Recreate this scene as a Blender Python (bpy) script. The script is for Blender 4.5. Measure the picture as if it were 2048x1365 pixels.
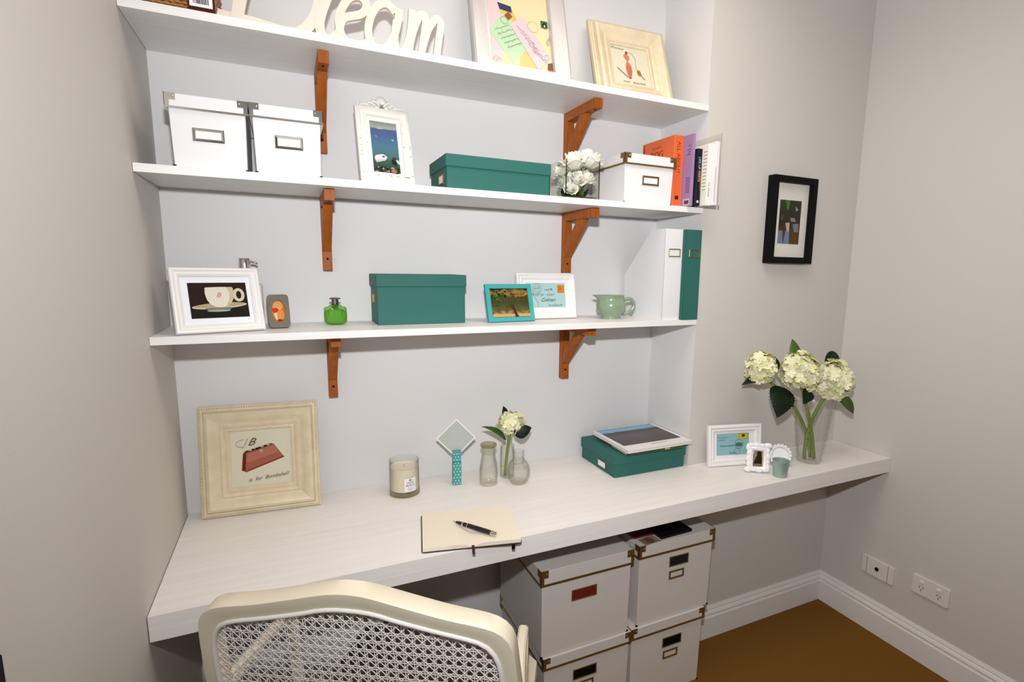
import bpy, bmesh, math, random
from mathutils import Vector, Matrix, Euler
PI = math.pi
random.seed(7)
for o in list(bpy.data.objects): bpy.data.objects.remove(o)
S = bpy.context.scene
C = S.collection

# ------------------------------------------------------------------ camera
CAM = Vector((0.29857, -1.75225, 1.45456))
yaw, pitch, roll = 0.44313, -0.15170, 0.01571
fwd = Vector((math.sin(yaw)*math.cos(pitch), math.cos(yaw)*math.cos(pitch), math.sin(pitch)))
rgt = Vector((math.cos(yaw), -math.sin(yaw), 0)); up = rgt.cross(fwd)
r2 = math.cos(roll)*rgt + math.sin(roll)*up; u2 = -math.sin(roll)*rgt + math.cos(roll)*up
cd = bpy.data.cameras.new('camera'); cam = bpy.data.objects.new('camera', cd); C.objects.link(cam)
M = Matrix((r2, u2, -fwd)).transposed().to_4x4(); M.translation = CAM; cam.matrix_world = M
cd.sensor_fit = 'HORIZONTAL'; cd.sensor_width = 36; cd.lens = 1073.78/2048*36
cd.shift_x = -66.36/2048; cd.shift_y = 19.37/2048; cd.clip_start = 0.02
S.camera = cam

# ------------------------------------------------------------------ world, lights, exposure
W = bpy.data.worlds.new('world'); S.world = W; W.use_nodes = True
W.node_tree.nodes['Background'].inputs[0].default_value = (1, .97, .93, 1)
W.node_tree.nodes['Background'].inputs[1].default_value = 0.3
def area(name, loc, target, sx, sy, power, col, spread=PI):
    l = bpy.data.lights.new(name, 'AREA'); l.shape = 'RECTANGLE'; l.size = sx; l.size_y = sy
    l.energy = power; l.color = col; l.spread = spread
    o = bpy.data.objects.new(name, l); C.objects.link(o); o.location = loc
    o.rotation_euler = (Vector(target)-Vector(loc)).to_track_quat('-Z', 'Y').to_euler(); return o
area('flash_light', (.31, -1.73, 1.708), (1.6, 0, 1.72), .06, .04, 20, (.98, .985, 1), math.radians(150))
area('ceiling_light', (1.15, -.85, 2.69), (1.15, -.75, 0), .8, .8, 11, (1, .87, .74), math.radians(150))
area('rear_fill_light', (.85, -4.12, 1.45), (1.2, 0, 1.2), 1.2, 1.2, 3, (1, .95, .88))  # broad fill added behind the camera to lift the ambient light
S.view_settings.view_transform = 'Standard'; S.view_settings.look = 'None'
S.view_settings.gamma = 1; S.view_settings.use_curve_mapping = False
S.view_settings.exposure = 0.0
S.cycles.transparent_max_bounces = 32

# ------------------------------------------------------------------ dimensions (metres)
WA, DP, WR, DD, DZ = 1.5996, .2581, 2.3983, .5096, .74        # alcove width, pier depth, room width, desk depth, desk height
SD = .2637
Z1, Z2, Z3, TS = 1.9856, 1.6512, 1.2656, .0189
T1, T2, T3 = Z1+TS, Z2+TS, Z3+TS
CEIL = 2.7

# ------------------------------------------------------------------ materials
MATS = {}
def mat(name, col, rough=.5, metal=0, spec=.5, noise=None, bump=None, sheen=0, coat=0, alpha=None, sss=0):
    """noise=(scale(x,y,z), amount, col2)  bump=(scale, strength, distance)"""
    if name in MATS: return MATS[name]
    m = bpy.data.materials.new(name); m.use_nodes = True; nt = m.node_tree; b = nt.nodes['Principled BSDF']
    b.inputs['Base Color'].default_value = (*col, 1); b.inputs['Roughness'].default_value = rough
    b.inputs['Metallic'].default_value = metal; b.inputs['Specular IOR Level'].default_value = spec
    if coat: b.inputs['Coat Weight'].default_value = coat; b.inputs['Coat Roughness'].default_value = .15
    if sss: b.inputs['Subsurface Weight'].default_value = sss; b.inputs['Subsurface Radius'].default_value = (.01, .008, .006)
    tc = None
    def coords(scale):
        nonlocal tc
        if tc is None: tc = nt.nodes.new('ShaderNodeTexCoord')
        mp = nt.nodes.new('ShaderNodeMapping'); mp.inputs['Scale'].default_value = scale
        nt.links.new(tc.outputs['Object'], mp.inputs[0]); return mp.outputs[0]
    if noise:
        sc, amt, c2 = noise
        n = nt.nodes.new('ShaderNodeTexNoise'); n.inputs['Scale'].default_value = 1; n.inputs['Detail'].default_value = 6
        nt.links.new(coords(sc), n.inputs['Vector'])
        rp = nt.nodes.new('ShaderNodeValToRGB'); rp.color_ramp.elements[0].position = .5-amt; rp.color_ramp.elements[1].position = .5+amt
        rp.color_ramp.elements[0].color = (*c2, 1); rp.color_ramp.elements[1].color = (*col, 1)
        nt.links.new(n.outputs[0], rp.inputs[0]); nt.links.new(rp.outputs[0], b.inputs['Base Color'])
    if bump:
        n = nt.nodes.new('ShaderNodeTexNoise'); n.inputs['Scale'].default_value = 1; n.inputs['Detail'].default_value = 4
        s = bump[0]; nt.links.new(coords((s, s, s) if not isinstance(s, tuple) else s), n.inputs['Vector'])
        bp = nt.nodes.new('ShaderNodeBump'); bp.inputs['Strength'].default_value = bump[1]; bp.inputs['Distance'].default_value = bump[2]
        nt.links.new(n.outputs[0], bp.inputs['Height']); nt.links.new(bp.outputs[0], b.inputs['Normal'])
    MATS[name] = m; return m
def glassy(name, tint=(1, 1, 1), edge=(.6, .62, .6), rough=.02, bump=None, ior=1.45):
    """thin glass: clear face-on, tinted where it is seen edge-on, reflecting by Fresnel"""
    if name in MATS: return MATS[name]
    m = bpy.data.materials.new(name); m.use_nodes = True; nt = m.node_tree; nt.nodes.remove(nt.nodes['Principled BSDF'])
    out = nt.nodes['Material Output']; tr = nt.nodes.new('ShaderNodeBsdfTransparent'); gl = nt.nodes.new('ShaderNodeBsdfGlossy')
    gl.inputs['Roughness'].default_value = rough
    lw = nt.nodes.new('ShaderNodeLayerWeight'); lw.inputs['Blend'].default_value = .35
    mx = nt.nodes.new('ShaderNodeMixRGB'); mx.inputs[1].default_value = (*tint, 1); mx.inputs[2].default_value = (*edge, 1)
    pw = nt.nodes.new('ShaderNodeMath'); pw.operation = 'POWER'; pw.inputs[1].default_value = 2.2
    nt.links.new(lw.outputs['Facing'], pw.inputs[0]); nt.links.new(pw.outputs[0], mx.inputs[0]); nt.links.new(mx.outputs[0], tr.inputs[0])
    fr = nt.nodes.new('ShaderNodeFresnel'); ge = nt.nodes.new('ShaderNodeNewGeometry'); mr = nt.nodes.new('ShaderNodeMapRange')
    mr.inputs['To Min'].default_value = ior; mr.inputs['To Max'].default_value = 1/ior
    nt.links.new(ge.outputs['Backfacing'], mr.inputs['Value']); nt.links.new(mr.outputs[0], fr.inputs[0])
    ms = nt.nodes.new('ShaderNodeMixShader'); nt.links.new(fr.outputs[0], ms.inputs[0]); nt.links.new(tr.outputs[0], ms.inputs[1]); nt.links.new(gl.outputs[0], ms.inputs[2])
    nt.links.new(ms.outputs[0], out.inputs[0])
    if bump:
        tc = nt.nodes.new('ShaderNodeTexCoord'); v = nt.nodes.new('ShaderNodeTexVoronoi'); v.inputs['Scale'].default_value = bump[0]
        bp = nt.nodes.new('ShaderNodeBump'); bp.inputs['Strength'].default_value = bump[1]; bp.inputs['Distance'].default_value = bump[2]
        nt.links.new(tc.outputs['Object'], v.inputs['Vector']); nt.links.new(v.outputs[0], bp.inputs['Height'])
        for n_, i in ((lw, 'Normal'), (fr, 'Normal'), (gl, 'Normal')): nt.links.new(bp.outputs[0], n_.inputs[i])
    MATS[name] = m; return m
def island(name, cols, rough=.6, sss=0):
    """each loose piece of the mesh takes its own tone from the ramp"""
    if name in MATS: return MATS[name]
    m = bpy.data.materials.new(name); m.use_nodes = True; nt = m.node_tree; b = nt.nodes['Principled BSDF']
    g = nt.nodes.new('ShaderNodeNewGeometry'); rp = nt.nodes.new('ShaderNodeValToRGB')
    el = rp.color_ramp.elements
    while len(el) < len(cols): el.new(.5)
    for i, c in enumerate(cols): el[i].position = i/(len(cols)-1); el[i].color = (*c, 1)
    nt.links.new(g.outputs['Random Per Island'], rp.inputs[0]); nt.links.new(rp.outputs[0], b.inputs['Base Color'])
    b.inputs['Roughness'].default_value = rough; MATS[name] = m; return m
def printed(name, stops, axis=2, noise=(9, .25), rough=.4):
    """a printed photograph: colour bands along one axis of the sheet, blurred by noise"""
    if name in MATS: return MATS[name]
    m = bpy.data.materials.new(name); m.use_nodes = True; nt = m.node_tree; b = nt.nodes['Principled BSDF']
    tc = nt.nodes.new('ShaderNodeTexCoord'); sp = nt.nodes.new('ShaderNodeSeparateXYZ'); nt.links.new(tc.outputs['Generated'], sp.inputs[0])
    n = nt.nodes.new('ShaderNodeTexNoise'); n.inputs['Scale'].default_value = noise[0]; n.inputs['Detail'].default_value = 8
    nt.links.new(tc.outputs['Generated'], n.inputs['Vector'])
    ma = nt.nodes.new('ShaderNodeMath'); ma.operation = 'MULTIPLY_ADD'; nt.links.new(n.outputs[0], ma.inputs[0])
    ma.inputs[1].default_value = noise[1]*2; nt.links.new(sp.outputs[axis], ma.inputs[2])
    sb = nt.nodes.new('ShaderNodeMath'); sb.operation = 'SUBTRACT'; nt.links.new(ma.outputs[0], sb.inputs[0]); sb.inputs[1].default_value = noise[1]
    rp = nt.nodes.new('ShaderNodeValToRGB'); el = rp.color_ramp.elements
    while len(el) < len(stops): el.new(.5)
    for i, (p, c) in enumerate(stops): el[i].position = p; el[i].color = (*c, 1)
    nt.links.new(sb.outputs[0], rp.inputs[0]); nt.links.new(rp.outputs[0], b.inputs['Base Color']); b.inputs['Roughness'].default_value = rough; b.inputs['Specular IOR Level'].default_value = .2
    MATS[name] = m; return m
def flat(r, g, b, rough=.55):
    """plain printed ink, given as 0-255 screen colour"""
    f = lambda v: (v/255/12.92 if v/255 <= .04045 else ((v/255+.055)/1.055)**2.4)
    return mat('ink_%d_%d_%d' % (r, g, b), (f(r)*.86, f(g)*.86, f(b)*.86), .7, spec=.15)

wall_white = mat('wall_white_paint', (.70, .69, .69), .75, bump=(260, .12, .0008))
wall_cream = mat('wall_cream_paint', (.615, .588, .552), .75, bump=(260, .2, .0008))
ceiling_m = mat('ceiling_paint', (.82, .81, .79), .8)
trim_m = mat('trim_paint', (.80, .78, .755), .4)
carpet = mat('carpet_pile', (.25, .115, .022), .95, spec=.1, noise=((420, 420, 420), .25, (.17, .075, .012)), bump=(600, .8, .003))
desk_m = mat('limed_white_wood', (.86, .835, .815), .42, noise=((4, 60, 60), .2, (.81, .775, .75)), bump=((6, 140, 140), .25, .0006))
shelf_m = mat('white_painted_shelf', (.84, .83, .825), .42, noise=((3, 70, 70), .2, (.79, .775, .765)), bump=((5, 150, 150), .2, .0005))
bracket_m = mat('varnished_bracket_wood', (.40, .115, .012), .5, spec=.25, noise=((60, 60, 9), .22, (.27, .06, .006)))
teal_m = mat('teal_card', (.026, .132, .112), .6, spec=.3, noise=((300, 300, 300), .3, (.024, .128, .108)), bump=(500, .15, .0004))
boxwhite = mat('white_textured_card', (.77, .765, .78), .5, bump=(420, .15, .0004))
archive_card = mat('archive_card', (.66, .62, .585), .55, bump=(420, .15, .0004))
chrome = mat('polished_nickel', (.72, .69, .66), .16, 1)
brass = mat('aged_brass', (.27, .165, .055), .4, .8)
black_m = mat('black_matt', (.003, .003, .003), .6, spec=.12)
white_frame = mat('white_frame_paint', (.82, .80, .785), .45, bump=(160, .2, .0006))
cream_frame = mat('cream_frame_paint', (.74, .64, .46), .4, noise=((25, 25, 25), .1, (.69, .58, .40)), bump=(90, .2, .0008))
cream_worn = mat('worn_cream_edge', (.56, .47, .27), .5, noise=((60, 60, 60), .12, (.42, .33, .15)))
paper = mat('white_paper', (.84, .83, .84), .7)
pagecol = mat('book_pages', (.80, .74, .62), .8, noise=((20, 20, 900), .3, (.66, .58, .46)))
glass_pane = glassy('frame_glass', (1, 1, 1), (.97, .98, .97), ior=1.14)
green_stem = mat('stem_green', (.17, .25, .03), .5)
leaf_dark = mat('dark_leaf', (.005, .014, .004), .5, spec=.25)
leaf_mid = mat('mid_leaf', (.05, .11, .012), .45)

# ------------------------------------------------------------------ mesh helpers
class MB:
    def __init__(s): s.v = []; s.f = []; s.m = []; s.cur = 0
    def add(s, vs, fs):
        n = len(s.v); s.v += [tuple(v) for v in vs]
        for f in fs: s.f.append(tuple(i+n for i in f)); s.m.append(s.cur)
    def box(s, x0, x1, y0, y1, z0, z1, mtx=None):
        vs = [Vector((x, y, z)) for x in (x0, x1) for y in (y0, y1) for z in (z0, z1)]
        if mtx is not None: vs = [mtx @ v for v in vs]
        s.add(vs, [(0, 1, 3, 2), (4, 6, 7, 5), (0, 4, 5, 1), (2, 3, 7, 6), (0, 2, 6, 4), (1, 5, 7, 3)]); return s
    def prism(s, poly, y0, y1, mtx=None):
        """polygon in x,z pushed from y0 (front) to y1"""
        a = sum(poly[i][0]*poly[(i+1) % len(poly)][1]-poly[(i+1) % len(poly)][0]*poly[i][1] for i in range(len(poly)))
        if a < 0: poly = poly[::-1]
        n = len(poly); vs = [Vector((x, y0, z)) for x, z in poly]+[Vector((x, y1, z)) for x, z in poly]
        if mtx is not None: vs = [mtx @ v for v in vs]
        s.add(vs, [tuple(range(n)), tuple(range(2*n-1, n-1, -1))]+[(i, i+n, (i+1) % n+n, (i+1) % n) for i in range(n)]); return s
    def lathe(s, prof, seg=32, fn=None, cap=True):
        n = len(prof); vs = []
        for k in range(seg):
            a = 2*PI*k/seg
            for r, z in prof:
                rr = r*(fn(a, z) if fn else 1); vs.append((rr*math.cos(a), rr*math.sin(a), z))
        fs = [(k*n+i, ((k+1) % seg)*n+i, ((k+1) % seg)*n+i+1, k*n+i+1) for k in range(seg) for i in range(n-1)]
        if cap:
            if prof[0][0] > 1e-6: fs.append(tuple(k*n for k in range(seg))[::-1])
            if prof[-1][0] > 1e-6: fs.append(tuple(k*n+n-1 for k in range(seg)))
        s.add(vs, fs); return s
    def tube(s, pts, rad, seg=8, closed=False, flatn=None):
        pts = [Vector(p) for p in pts]; n = len(pts); rads = rad if isinstance(rad, (list, tuple)) else [rad]*n
        vs = []; ref = None
        for i, p in enumerate(pts):
            a = pts[(i-1) % n] if (closed or i > 0) else p; b = pts[(i+1) % n] if (closed or i < n-1) else p
            t = (b-a).normalized()
            if ref is None: ref = t.orthogonal().normalized() if flatn is None else Vector(flatn)
            ref = (ref-t*ref.dot(t)).normalized(); bn = t.cross(ref)
            for k in range(seg):
                ang = 2*PI*k/seg; vs.append(p+(ref*math.cos(ang)+bn*math.sin(ang))*rads[i])
        m = n if closed else n-1
        fs = [(i*seg+k, i*seg+(k+1) % seg, ((i+1) % n)*seg+(k+1) % seg, ((i+1) % n)*seg+k) for i in range(m) for k in range(seg)]
        if not closed: fs += [tuple(range(seg))[::-1], tuple((n-1)*seg+k for k in range(seg))]
        s.add(vs, fs); return s
    def ribbon(s, pts, w, y0, y1):
        """flat stroke of width w along a path in x,z, from y0 to y1 in depth"""
        P = [Vector((p[0], p[1])) for p in pts]; n = len(P); L = []; R_ = []
        for i in range(n):
            t = (P[min(i+1, n-1)]-P[max(i-1, 0)]); t = t.normalized() if t.length > 1e-9 else Vector((1, 0))
            ww = w[i] if isinstance(w, (list, tuple)) else w
            nn = Vector((-t.y, t.x))*ww/2; L.append(P[i]+nn); R_.append(P[i]-nn)
        vs = [(p.x, y0, p.y) for p in L]+[(p.x, y0, p.y) for p in R_]+[(p.x, y1, p.y) for p in L]+[(p.x, y1, p.y) for p in R_]
        fs = []
        for i in range(n-1):
            fs += [(i, n+i, n+i+1, i+1), (2*n+i, 2*n+i+1, 3*n+i+1, 3*n+i), (i, i+1, 2*n+i+1, 2*n+i), (n+i, 3*n+i, 3*n+i+1, n+i+1)]
        fs += [(0, 2*n, 3*n, n), (n-1, 2*n-1, 4*n-1, 3*n-1)]
        s.add(vs, fs); return s
    def molding(s, w, h, prof):
        """mitred picture-frame moulding: prof = (inset from outer edge, y), closed loop; origin bottom centre"""
        n = len(prof); vs = []
        for cx, cz in ((-1, 0), (1, 0), (1, 1), (-1, 1)):
            for i, y in prof: vs.append((cx*(w/2-i), y, i if cz == 0 else h-i))
        fs = [(c*n+k, c*n+(k+1) % n, ((c+1) % 4)*n+(k+1) % n, ((c+1) % 4)*n+k) for c in range(4) for k in range(n)]
        s.add(vs, fs); return s
    def build(s, name, mats, parent=None, smooth=False, bevel=0, seg=2, loc=None, auto=None):
        me = bpy.data.meshes.new(name); me.from_pydata(s.v, [], s.f); me.update()
        bm = bmesh.new(); bm.from_mesh(me)
        for f, mi in zip(bm.faces, s.m): f.material_index = mi
        bmesh.ops.recalc_face_normals(bm, faces=bm.faces)
        if bevel:
            es = [e for e in bm.edges if len(e.link_faces) == 2 and e.calc_face_angle(0) > .6]
            bmesh.ops.bevel(bm, geom=es, offset=bevel, segments=seg, affect='EDGES', profile=.5, clamp_overlap=True)
        for f in bm.faces: f.smooth = smooth
        if smooth and auto:
            for e in bm.edges:
                if len(e.link_faces) == 2 and e.calc_face_angle(0) > auto: e.smooth = False
        bm.to_mesh(me); bm.free()
        for m in (mats if isinstance(mats, (list, tuple)) else [mats]): me.materials.append(m)
        o = bpy.data.objects.new(name, me); C.objects.link(o)
        if parent is not None: o.parent = parent
        if loc is not None: o.location = loc
        return o
def tag(o, label, cat=None, group=None, kind=None):
    if label: o['label'] = label
    if cat: o['category'] = cat
    if group: o['group'] = group
    if kind: o['kind'] = kind
    return o
def thing(name, label, cat, loc=(0, 0, 0), rz=0, lean=0, group=None, rx=None, ry=0):
    o = bpy.data.objects.new(name, None); C.objects.link(o); o.empty_display_size = .05
    o.location = loc; o.rotation_euler = (-math.radians(lean), math.radians(ry), math.radians(rz)); tag(o, label, cat, group); return o
def struct(name, mb, m, **k):
    o = mb.build(name, m, **k); o['kind'] = 'structure'; return o
def bbox(name, x0, x1, y0, y1, z0, z1, m, parent=None, bevel=.001, **k): return MB().box(x0, x1, y0, y1, z0, z1).build(name, m, parent, bevel=bevel, **k)
def lettering(name, s, size, m, parent, loc, rot=(PI/2, 0, 0), shear=0, align='CENTER', ext=.0001, sx=1, space=1):
    cu = bpy.data.curves.new('text', 'FONT'); cu.body = s; cu.size = size; cu.shear = shear; cu.align_x = align; cu.align_y = 'CENTER'; cu.extrude = ext
    cu.space_character = space; cu.resolution_u = 3
    to = bpy.data.objects.new('text', cu); C.objects.link(to); bpy.context.view_layer.update()
    dg = bpy.context.evaluated_depsgraph_get(); me = bpy.data.meshes.new_from_object(to.evaluated_get(dg)); bpy.data.objects.remove(to)
    me.name = name; me.materials.clear(); me.materials.append(m)
    o = bpy.data.objects.new(name, me); C.objects.link(o); o.parent = parent; o.location = loc; o.rotation_euler = rot; o.scale = (sx, 1, 1); return o
def scribble(mb, x, z, length, h, y, seed, w=.0007, slope=0):
    rd = random.Random(seed); n = max(6, int(length/h*5)); pts = []
    for i in range(n+1):
        t = i/n; px = x+t*length+h*.25*math.sin(i*2.1); pz = z+slope*t*length+(math.sin(i*1.7+seed)*.5+rd.uniform(-.5, .5)*.6)*h*.55
        if rd.random() < .12: pz += h*rd.choice((.8, -.6))
        pts.append((px, pz))
    sm = []
    for i in range(len(pts)-1):
        for k in range(3):
            t = k/3; a = pts[max(i-1, 0)]; b = pts[i]; c = pts[i+1]; d = pts[min(i+2, len(pts)-1)]
            f = lambda p0, p1, p2, p3: .5*((2*p1)+(-p0+p2)*t+(2*p0-5*p1+4*p2-p3)*t*t+(-p0+3*p1-3*p2+p3)*t**3)
            sm.append((f(a[0], b[0], c[0], d[0]), f(a[1], b[1], c[1], d[1])))
    mb.ribbon(sm, w, y, y+.0001)
class Art:
    """a flat printed sheet: ink shapes layered a fraction of a millimetre apart; y is the sheet's front"""
    def __init__(s, y): s.mb = MB(); s.mats = []; s.y = y; s.k = 0
    def use(s, m):
        if m not in s.mats: s.mats.append(m)
        s.mb.cur = s.mats.index(m); s.k += 1; return s.y-.00018*s.k
    def poly(s, pts, m): y = s.use(m); s.mb.prism(list(pts), y, y+.00015)
    def rect(s, x0, x1, z0, z1, m): s.poly([(x0, z0), (x1, z0), (x1, z1), (x0, z1)], m)
    def ell(s, cx, cz, rx, rz, m, a0=0, a1=2*PI, n=22, rot=0):
        p = [(rx*math.cos(a0+(a1-a0)*i/n), rz*math.sin(a0+(a1-a0)*i/n)) for i in range(n if abs(a1-a0-2*PI) < 1e-6 else n+1)]
        c, q = math.cos(rot), math.sin(rot); s.poly([(cx+x*c-z*q, cz+x*q+z*c) for x, z in p], m)
    def line(s, pts, w, m): y = s.use(m); s.mb.ribbon(pts, w, y, y+.00012)
    def ring(s, cx, cz, r, w, m, n=20, rz=None): s.line([(cx+r*math.cos(2*PI*i/n), cz+(rz or r)*math.sin(2*PI*i/n)) for i in range(n+1)], w, m)
    def scr(s, x, z, l, h, seed, m, w=.0007, slope=0): y = s.use(m); scribble(s.mb, x, z, l, h, y, seed, w, slope)
    def build(s, name, parent): return s.mb.build(name, s.mats, parent)

# ------------------------------------------------------------------ the room
YB = -4.2
struct('floor', MB().box(0, WR, YB, 0, -.05, 0), carpet)
struct('ceiling', MB().box(-.1, WR+.1, YB-.1, .1, CEIL, CEIL+.05), ceiling_m)
struct('wall_left', MB().box(-.1, 0, YB, .1, 0, CEIL), wall_cream)
struct('wall_back', MB().box(0, WA, 0, .1, 0, CEIL), wall_white)
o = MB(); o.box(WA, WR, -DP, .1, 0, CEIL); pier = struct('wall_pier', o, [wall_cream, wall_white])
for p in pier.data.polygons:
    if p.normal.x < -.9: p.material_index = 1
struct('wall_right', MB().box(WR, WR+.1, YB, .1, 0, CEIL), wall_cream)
struct('wall_rear', MB().box(0, WR, YB-.1, YB, 0, CEIL), mat('rear_wall_paint', (.42, .38, .33), .8))
wn = MB(); wn.molding(1.34, 1.34, [(0, 0), (0, -.03), (.06, -.03), (.06, 0)]); wn.box(-.015, .015, -.025, 0, .05, 1.29); wo = struct('added_window_1', wn, trim_m); wo.location = (.85, YB+.001, .78); wo.rotation_euler = (0, 0, PI)  # unseen window frame, added only to go with the rear fill
SKP = [(0, 0), (.016, 0), (.016, .088), (.0125, .094), (.0125, .100), (.0145, .103), (.011, .112), (.008, .115), (.008, .121), (.004, .1315), (0, .1315)]
def skirting(name, pts, normals):
    mb = MB(); n = len(SKP); vs = []
    for (x, y), (nx, ny) in zip(pts, normals):
        for t, z in SKP: vs.append((x+nx*t, y+ny*t, z))
    fs = [(c*n+k, c*n+k+1, (c+1)*n+k+1, (c+1)*n+k) for c in range(len(pts)-1) for k in range(n-1)]
    mb.add(vs, fs); return struct(name, mb, trim_m)
skirting('baseboard_right', [(WR, -DP), (WR, YB)], [(-1, -1), (-1, 0)])
skirting('baseboard_pier', [(WA, 0), (WA, -DP), (WR, -DP)], [(-1, -1), (-1, -1), (-1, -1)])
skirting('baseboard_back', [(0, 0), (WA, 0)], [(1, -1), (-1, -1)])
skirting('baseboard_left', [(0, 0), (0, YB)], [(1, -1), (1, 0)])

# ------------------------------------------------------------------ desk
desk = thing('desk', 'long white limed wooden desk built across the alcove from wall to wall', 'desk', (0, 0, 0))
bbox('plank', .002, WA-.002, -.2680, -.001, DZ-.03, DZ, desk_m, desk, 0)
bbox('plank', .002, WR-.002, -DD, -.2697, DZ-.03, DZ, desk_m, desk, 0)
bbox('plank', WA, WR-.002, -.2685, -DP-.0005, DZ-.03, DZ, desk_m, desk, .0008)
bbox('front_board', .002, WR-.002, -DD, -DD+.022, DZ-.0573, DZ-.0302, desk_m, desk, .0008)
for x in (.02, WA-.06): bbox('support_cleat', x, x+.04, -.44, -.02, DZ-.07, DZ-.0302, desk_m, desk)

# ------------------------------------------------------------------ shelves and brackets
for z, l in ((Z1, 'top white wooden shelf carrying the word sign and two large frames'), (Z2, 'middle white wooden shelf carrying white boxes and books'), (Z3, 'lowest white wooden shelf carrying the teacup picture and green jug')):
    t = thing('shelf', l, 'shelf', (0, 0, z), group='alcove shelves'); bbox('board', .001, WA-.001, -SD, -.001, 0, TS, shelf_m, t, .0006)
def bracket(x, w, z, label):
    t = thing('shelf_bracket', label, 'bracket', (x, 0, z), group='wooden shelf brackets'); h = w/2
    bbox('wall_leg', -h, h, -.024, -.0005, -.212, -.0005, bracket_m, t, .0012)
    bbox('arm', -h, h, -.212, -.0245, -.03, -.0005, bracket_m, t, .0012)
    mb = MB(); P = [(-.148, -.0305), (-.112, -.0305), (-.0245, -.118), (-.0245, -.158)]
    vs = [(s*h*.92, y, zz) for s in (-1, 1) for y, zz in P]
    mb.add(vs, [(0, 1, 2, 3), (7, 6, 5, 4), (0, 4, 5, 1), (1, 5, 6, 2), (2, 6, 7, 3), (3, 7, 4, 0)]); mb.build('brace', bracket_m, t, bevel=.001)
    s1 = MB().lathe([(0, 0), (.0035, 0), (.0035, .0015), (0, .0015)], 10).build('screw', black_m, t); s1.rotation_euler = (PI/2, 0, 0); s1.location = (0, -.0235, -.178)
    s2 = MB().lathe([(0, 0), (.0035, 0), (.0035, .0015), (0, .0015)], 10).build('screw', black_m, t); s2.rotation_euler = (PI, 0, 0); s2.location = (0, -.19, -.0295)
for z, w_ in ((Z1, 'top'), (Z2, 'middle'), (Z3, 'lowest')):
    bracket(.403, .026, z, 'orange-brown wooden bracket under the %s shelf, the left one' % w_)
    bracket(1.202, .03, z, 'orange-brown wooden bracket under the %s shelf, the right one' % w_)
# ------------------------------------------------------------------ picture frames
def prof_simple(b, d): return [(0, 0), (0, -d*.75), (b*.12, -d*.95), (b*.3, -d), (b*.45, -d*.8), (b*.6, -d*.72), (b*.72, -d*.8), (b*.85, -d*.7), (b, -d*.45), (b, 0)]
PROF_CREAM = [(0, 0), (0, -.014), (.004, -.017), (.013, -.017), (.016, -.020), (.018, -.029), (.026, -.033), (.034, -.030), (.042, -.022), (.052, -.017), (.056, -.020), (.060, -.018), (.066, -.012), (.072, -.013), (.076, -.009), (.076, 0)]
def pframe(name, label, x, y, z, w, h, yaw, lean, b, d, m, prof=None, glass=True, mat_m=None, group=None, back=True):
    t = thing(name, label, 'picture frame', (x, y+d*.85, z+.0003), yaw, lean, group)
    MB().molding(w, h, prof or prof_simple(b, d)).build('moulding', m, t, smooth=True, auto=.5)
    bbox('backing_board', -w/2+.003, w/2-.003, -.0035, -.0005, .003, h-.003, mat('brown_board', (.12, .08, .05), .8), t, 0)
    if mat_m: bbox('mount', -w/2+b*.9, w/2-b*.9, -.0045, -.0036, b*.9, h-b*.9, mat_m, t, 0)
    if glass: bbox('glass_pane', -w/2+b*.92, w/2-b*.92, -.0085, -.0075, b*.92, h-b*.92, glass_pane, t, 0)
    return t
YP = -.0046      # front of the mount inside a frame
ink = flat(70, 70, 75); brown_ink = flat(95, 80, 65)
# teacup picture on the lowest shelf
t = pframe('picture_frame', 'white frame with a photograph of a teacup and saucer', .141, -.228, T3, .194, .162, 17.6, 16.3, .021, .018, white_frame, mat_m=mat('mount_blue_white', (.78, .80, .84), .8))
a = Art(YP); x0, x1, z0, z1 = -.061, .066, .037, .126; Wd, Hd = x1-x0, z1-z0
q = lambda u, v: (x0+u*Wd, z1-v*Hd)
a.rect(x0, x1, z0, z1, flat(38, 22, 12))
a.rect(x0, x1, z0, z0+Hd*.26, flat(26, 20, 12))
a.ell(*q(.50, .66), Wd*.475, Hd*.085, flat(205, 200, 178), rot=.05)
a.ell(*q(.50, .645), Wd*.44, Hd*.06, flat(178, 165, 128), rot=.05)
a.poly([q(*p) for p in ((.24, .72), (.70, .71), (.66, .80), (.30, .81))], flat(120, 124, 104)); a.ell(*q(.47, .80), Wd*.2, Hd*.03, flat(165, 175, 155))
a.ring(*q(.85, .36), Wd*.075, .0072, flat(214, 206, 180), rz=Hd*.155)
a.poly([q(*p) for p in ((.275, .15), (.30, .135), (.52, .125), (.745, .13), (.765, .2), (.768, .34), (.745, .48), (.70, .6), (.64, .68), (.52, .71), (.42, .69), (.34, .62), (.29, .48), (.268, .32))], flat(226, 222, 204))
a.poly([q(*p) for p in ((.64, .13), (.745, .13), (.765, .2), (.768, .34), (.745, .48), (.70, .6), (.64, .68), (.60, .69), (.67, .5), (.69, .3))], flat(204, 190, 156))
a.build('photograph', t)
lettering('printed_initial', 'B', .017, flat(205, 125, 115), t, (*[q(.49, .36)[0], YP-.0026], q(.49, .36)[1]), shear=.35, sx=1.05)
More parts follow.
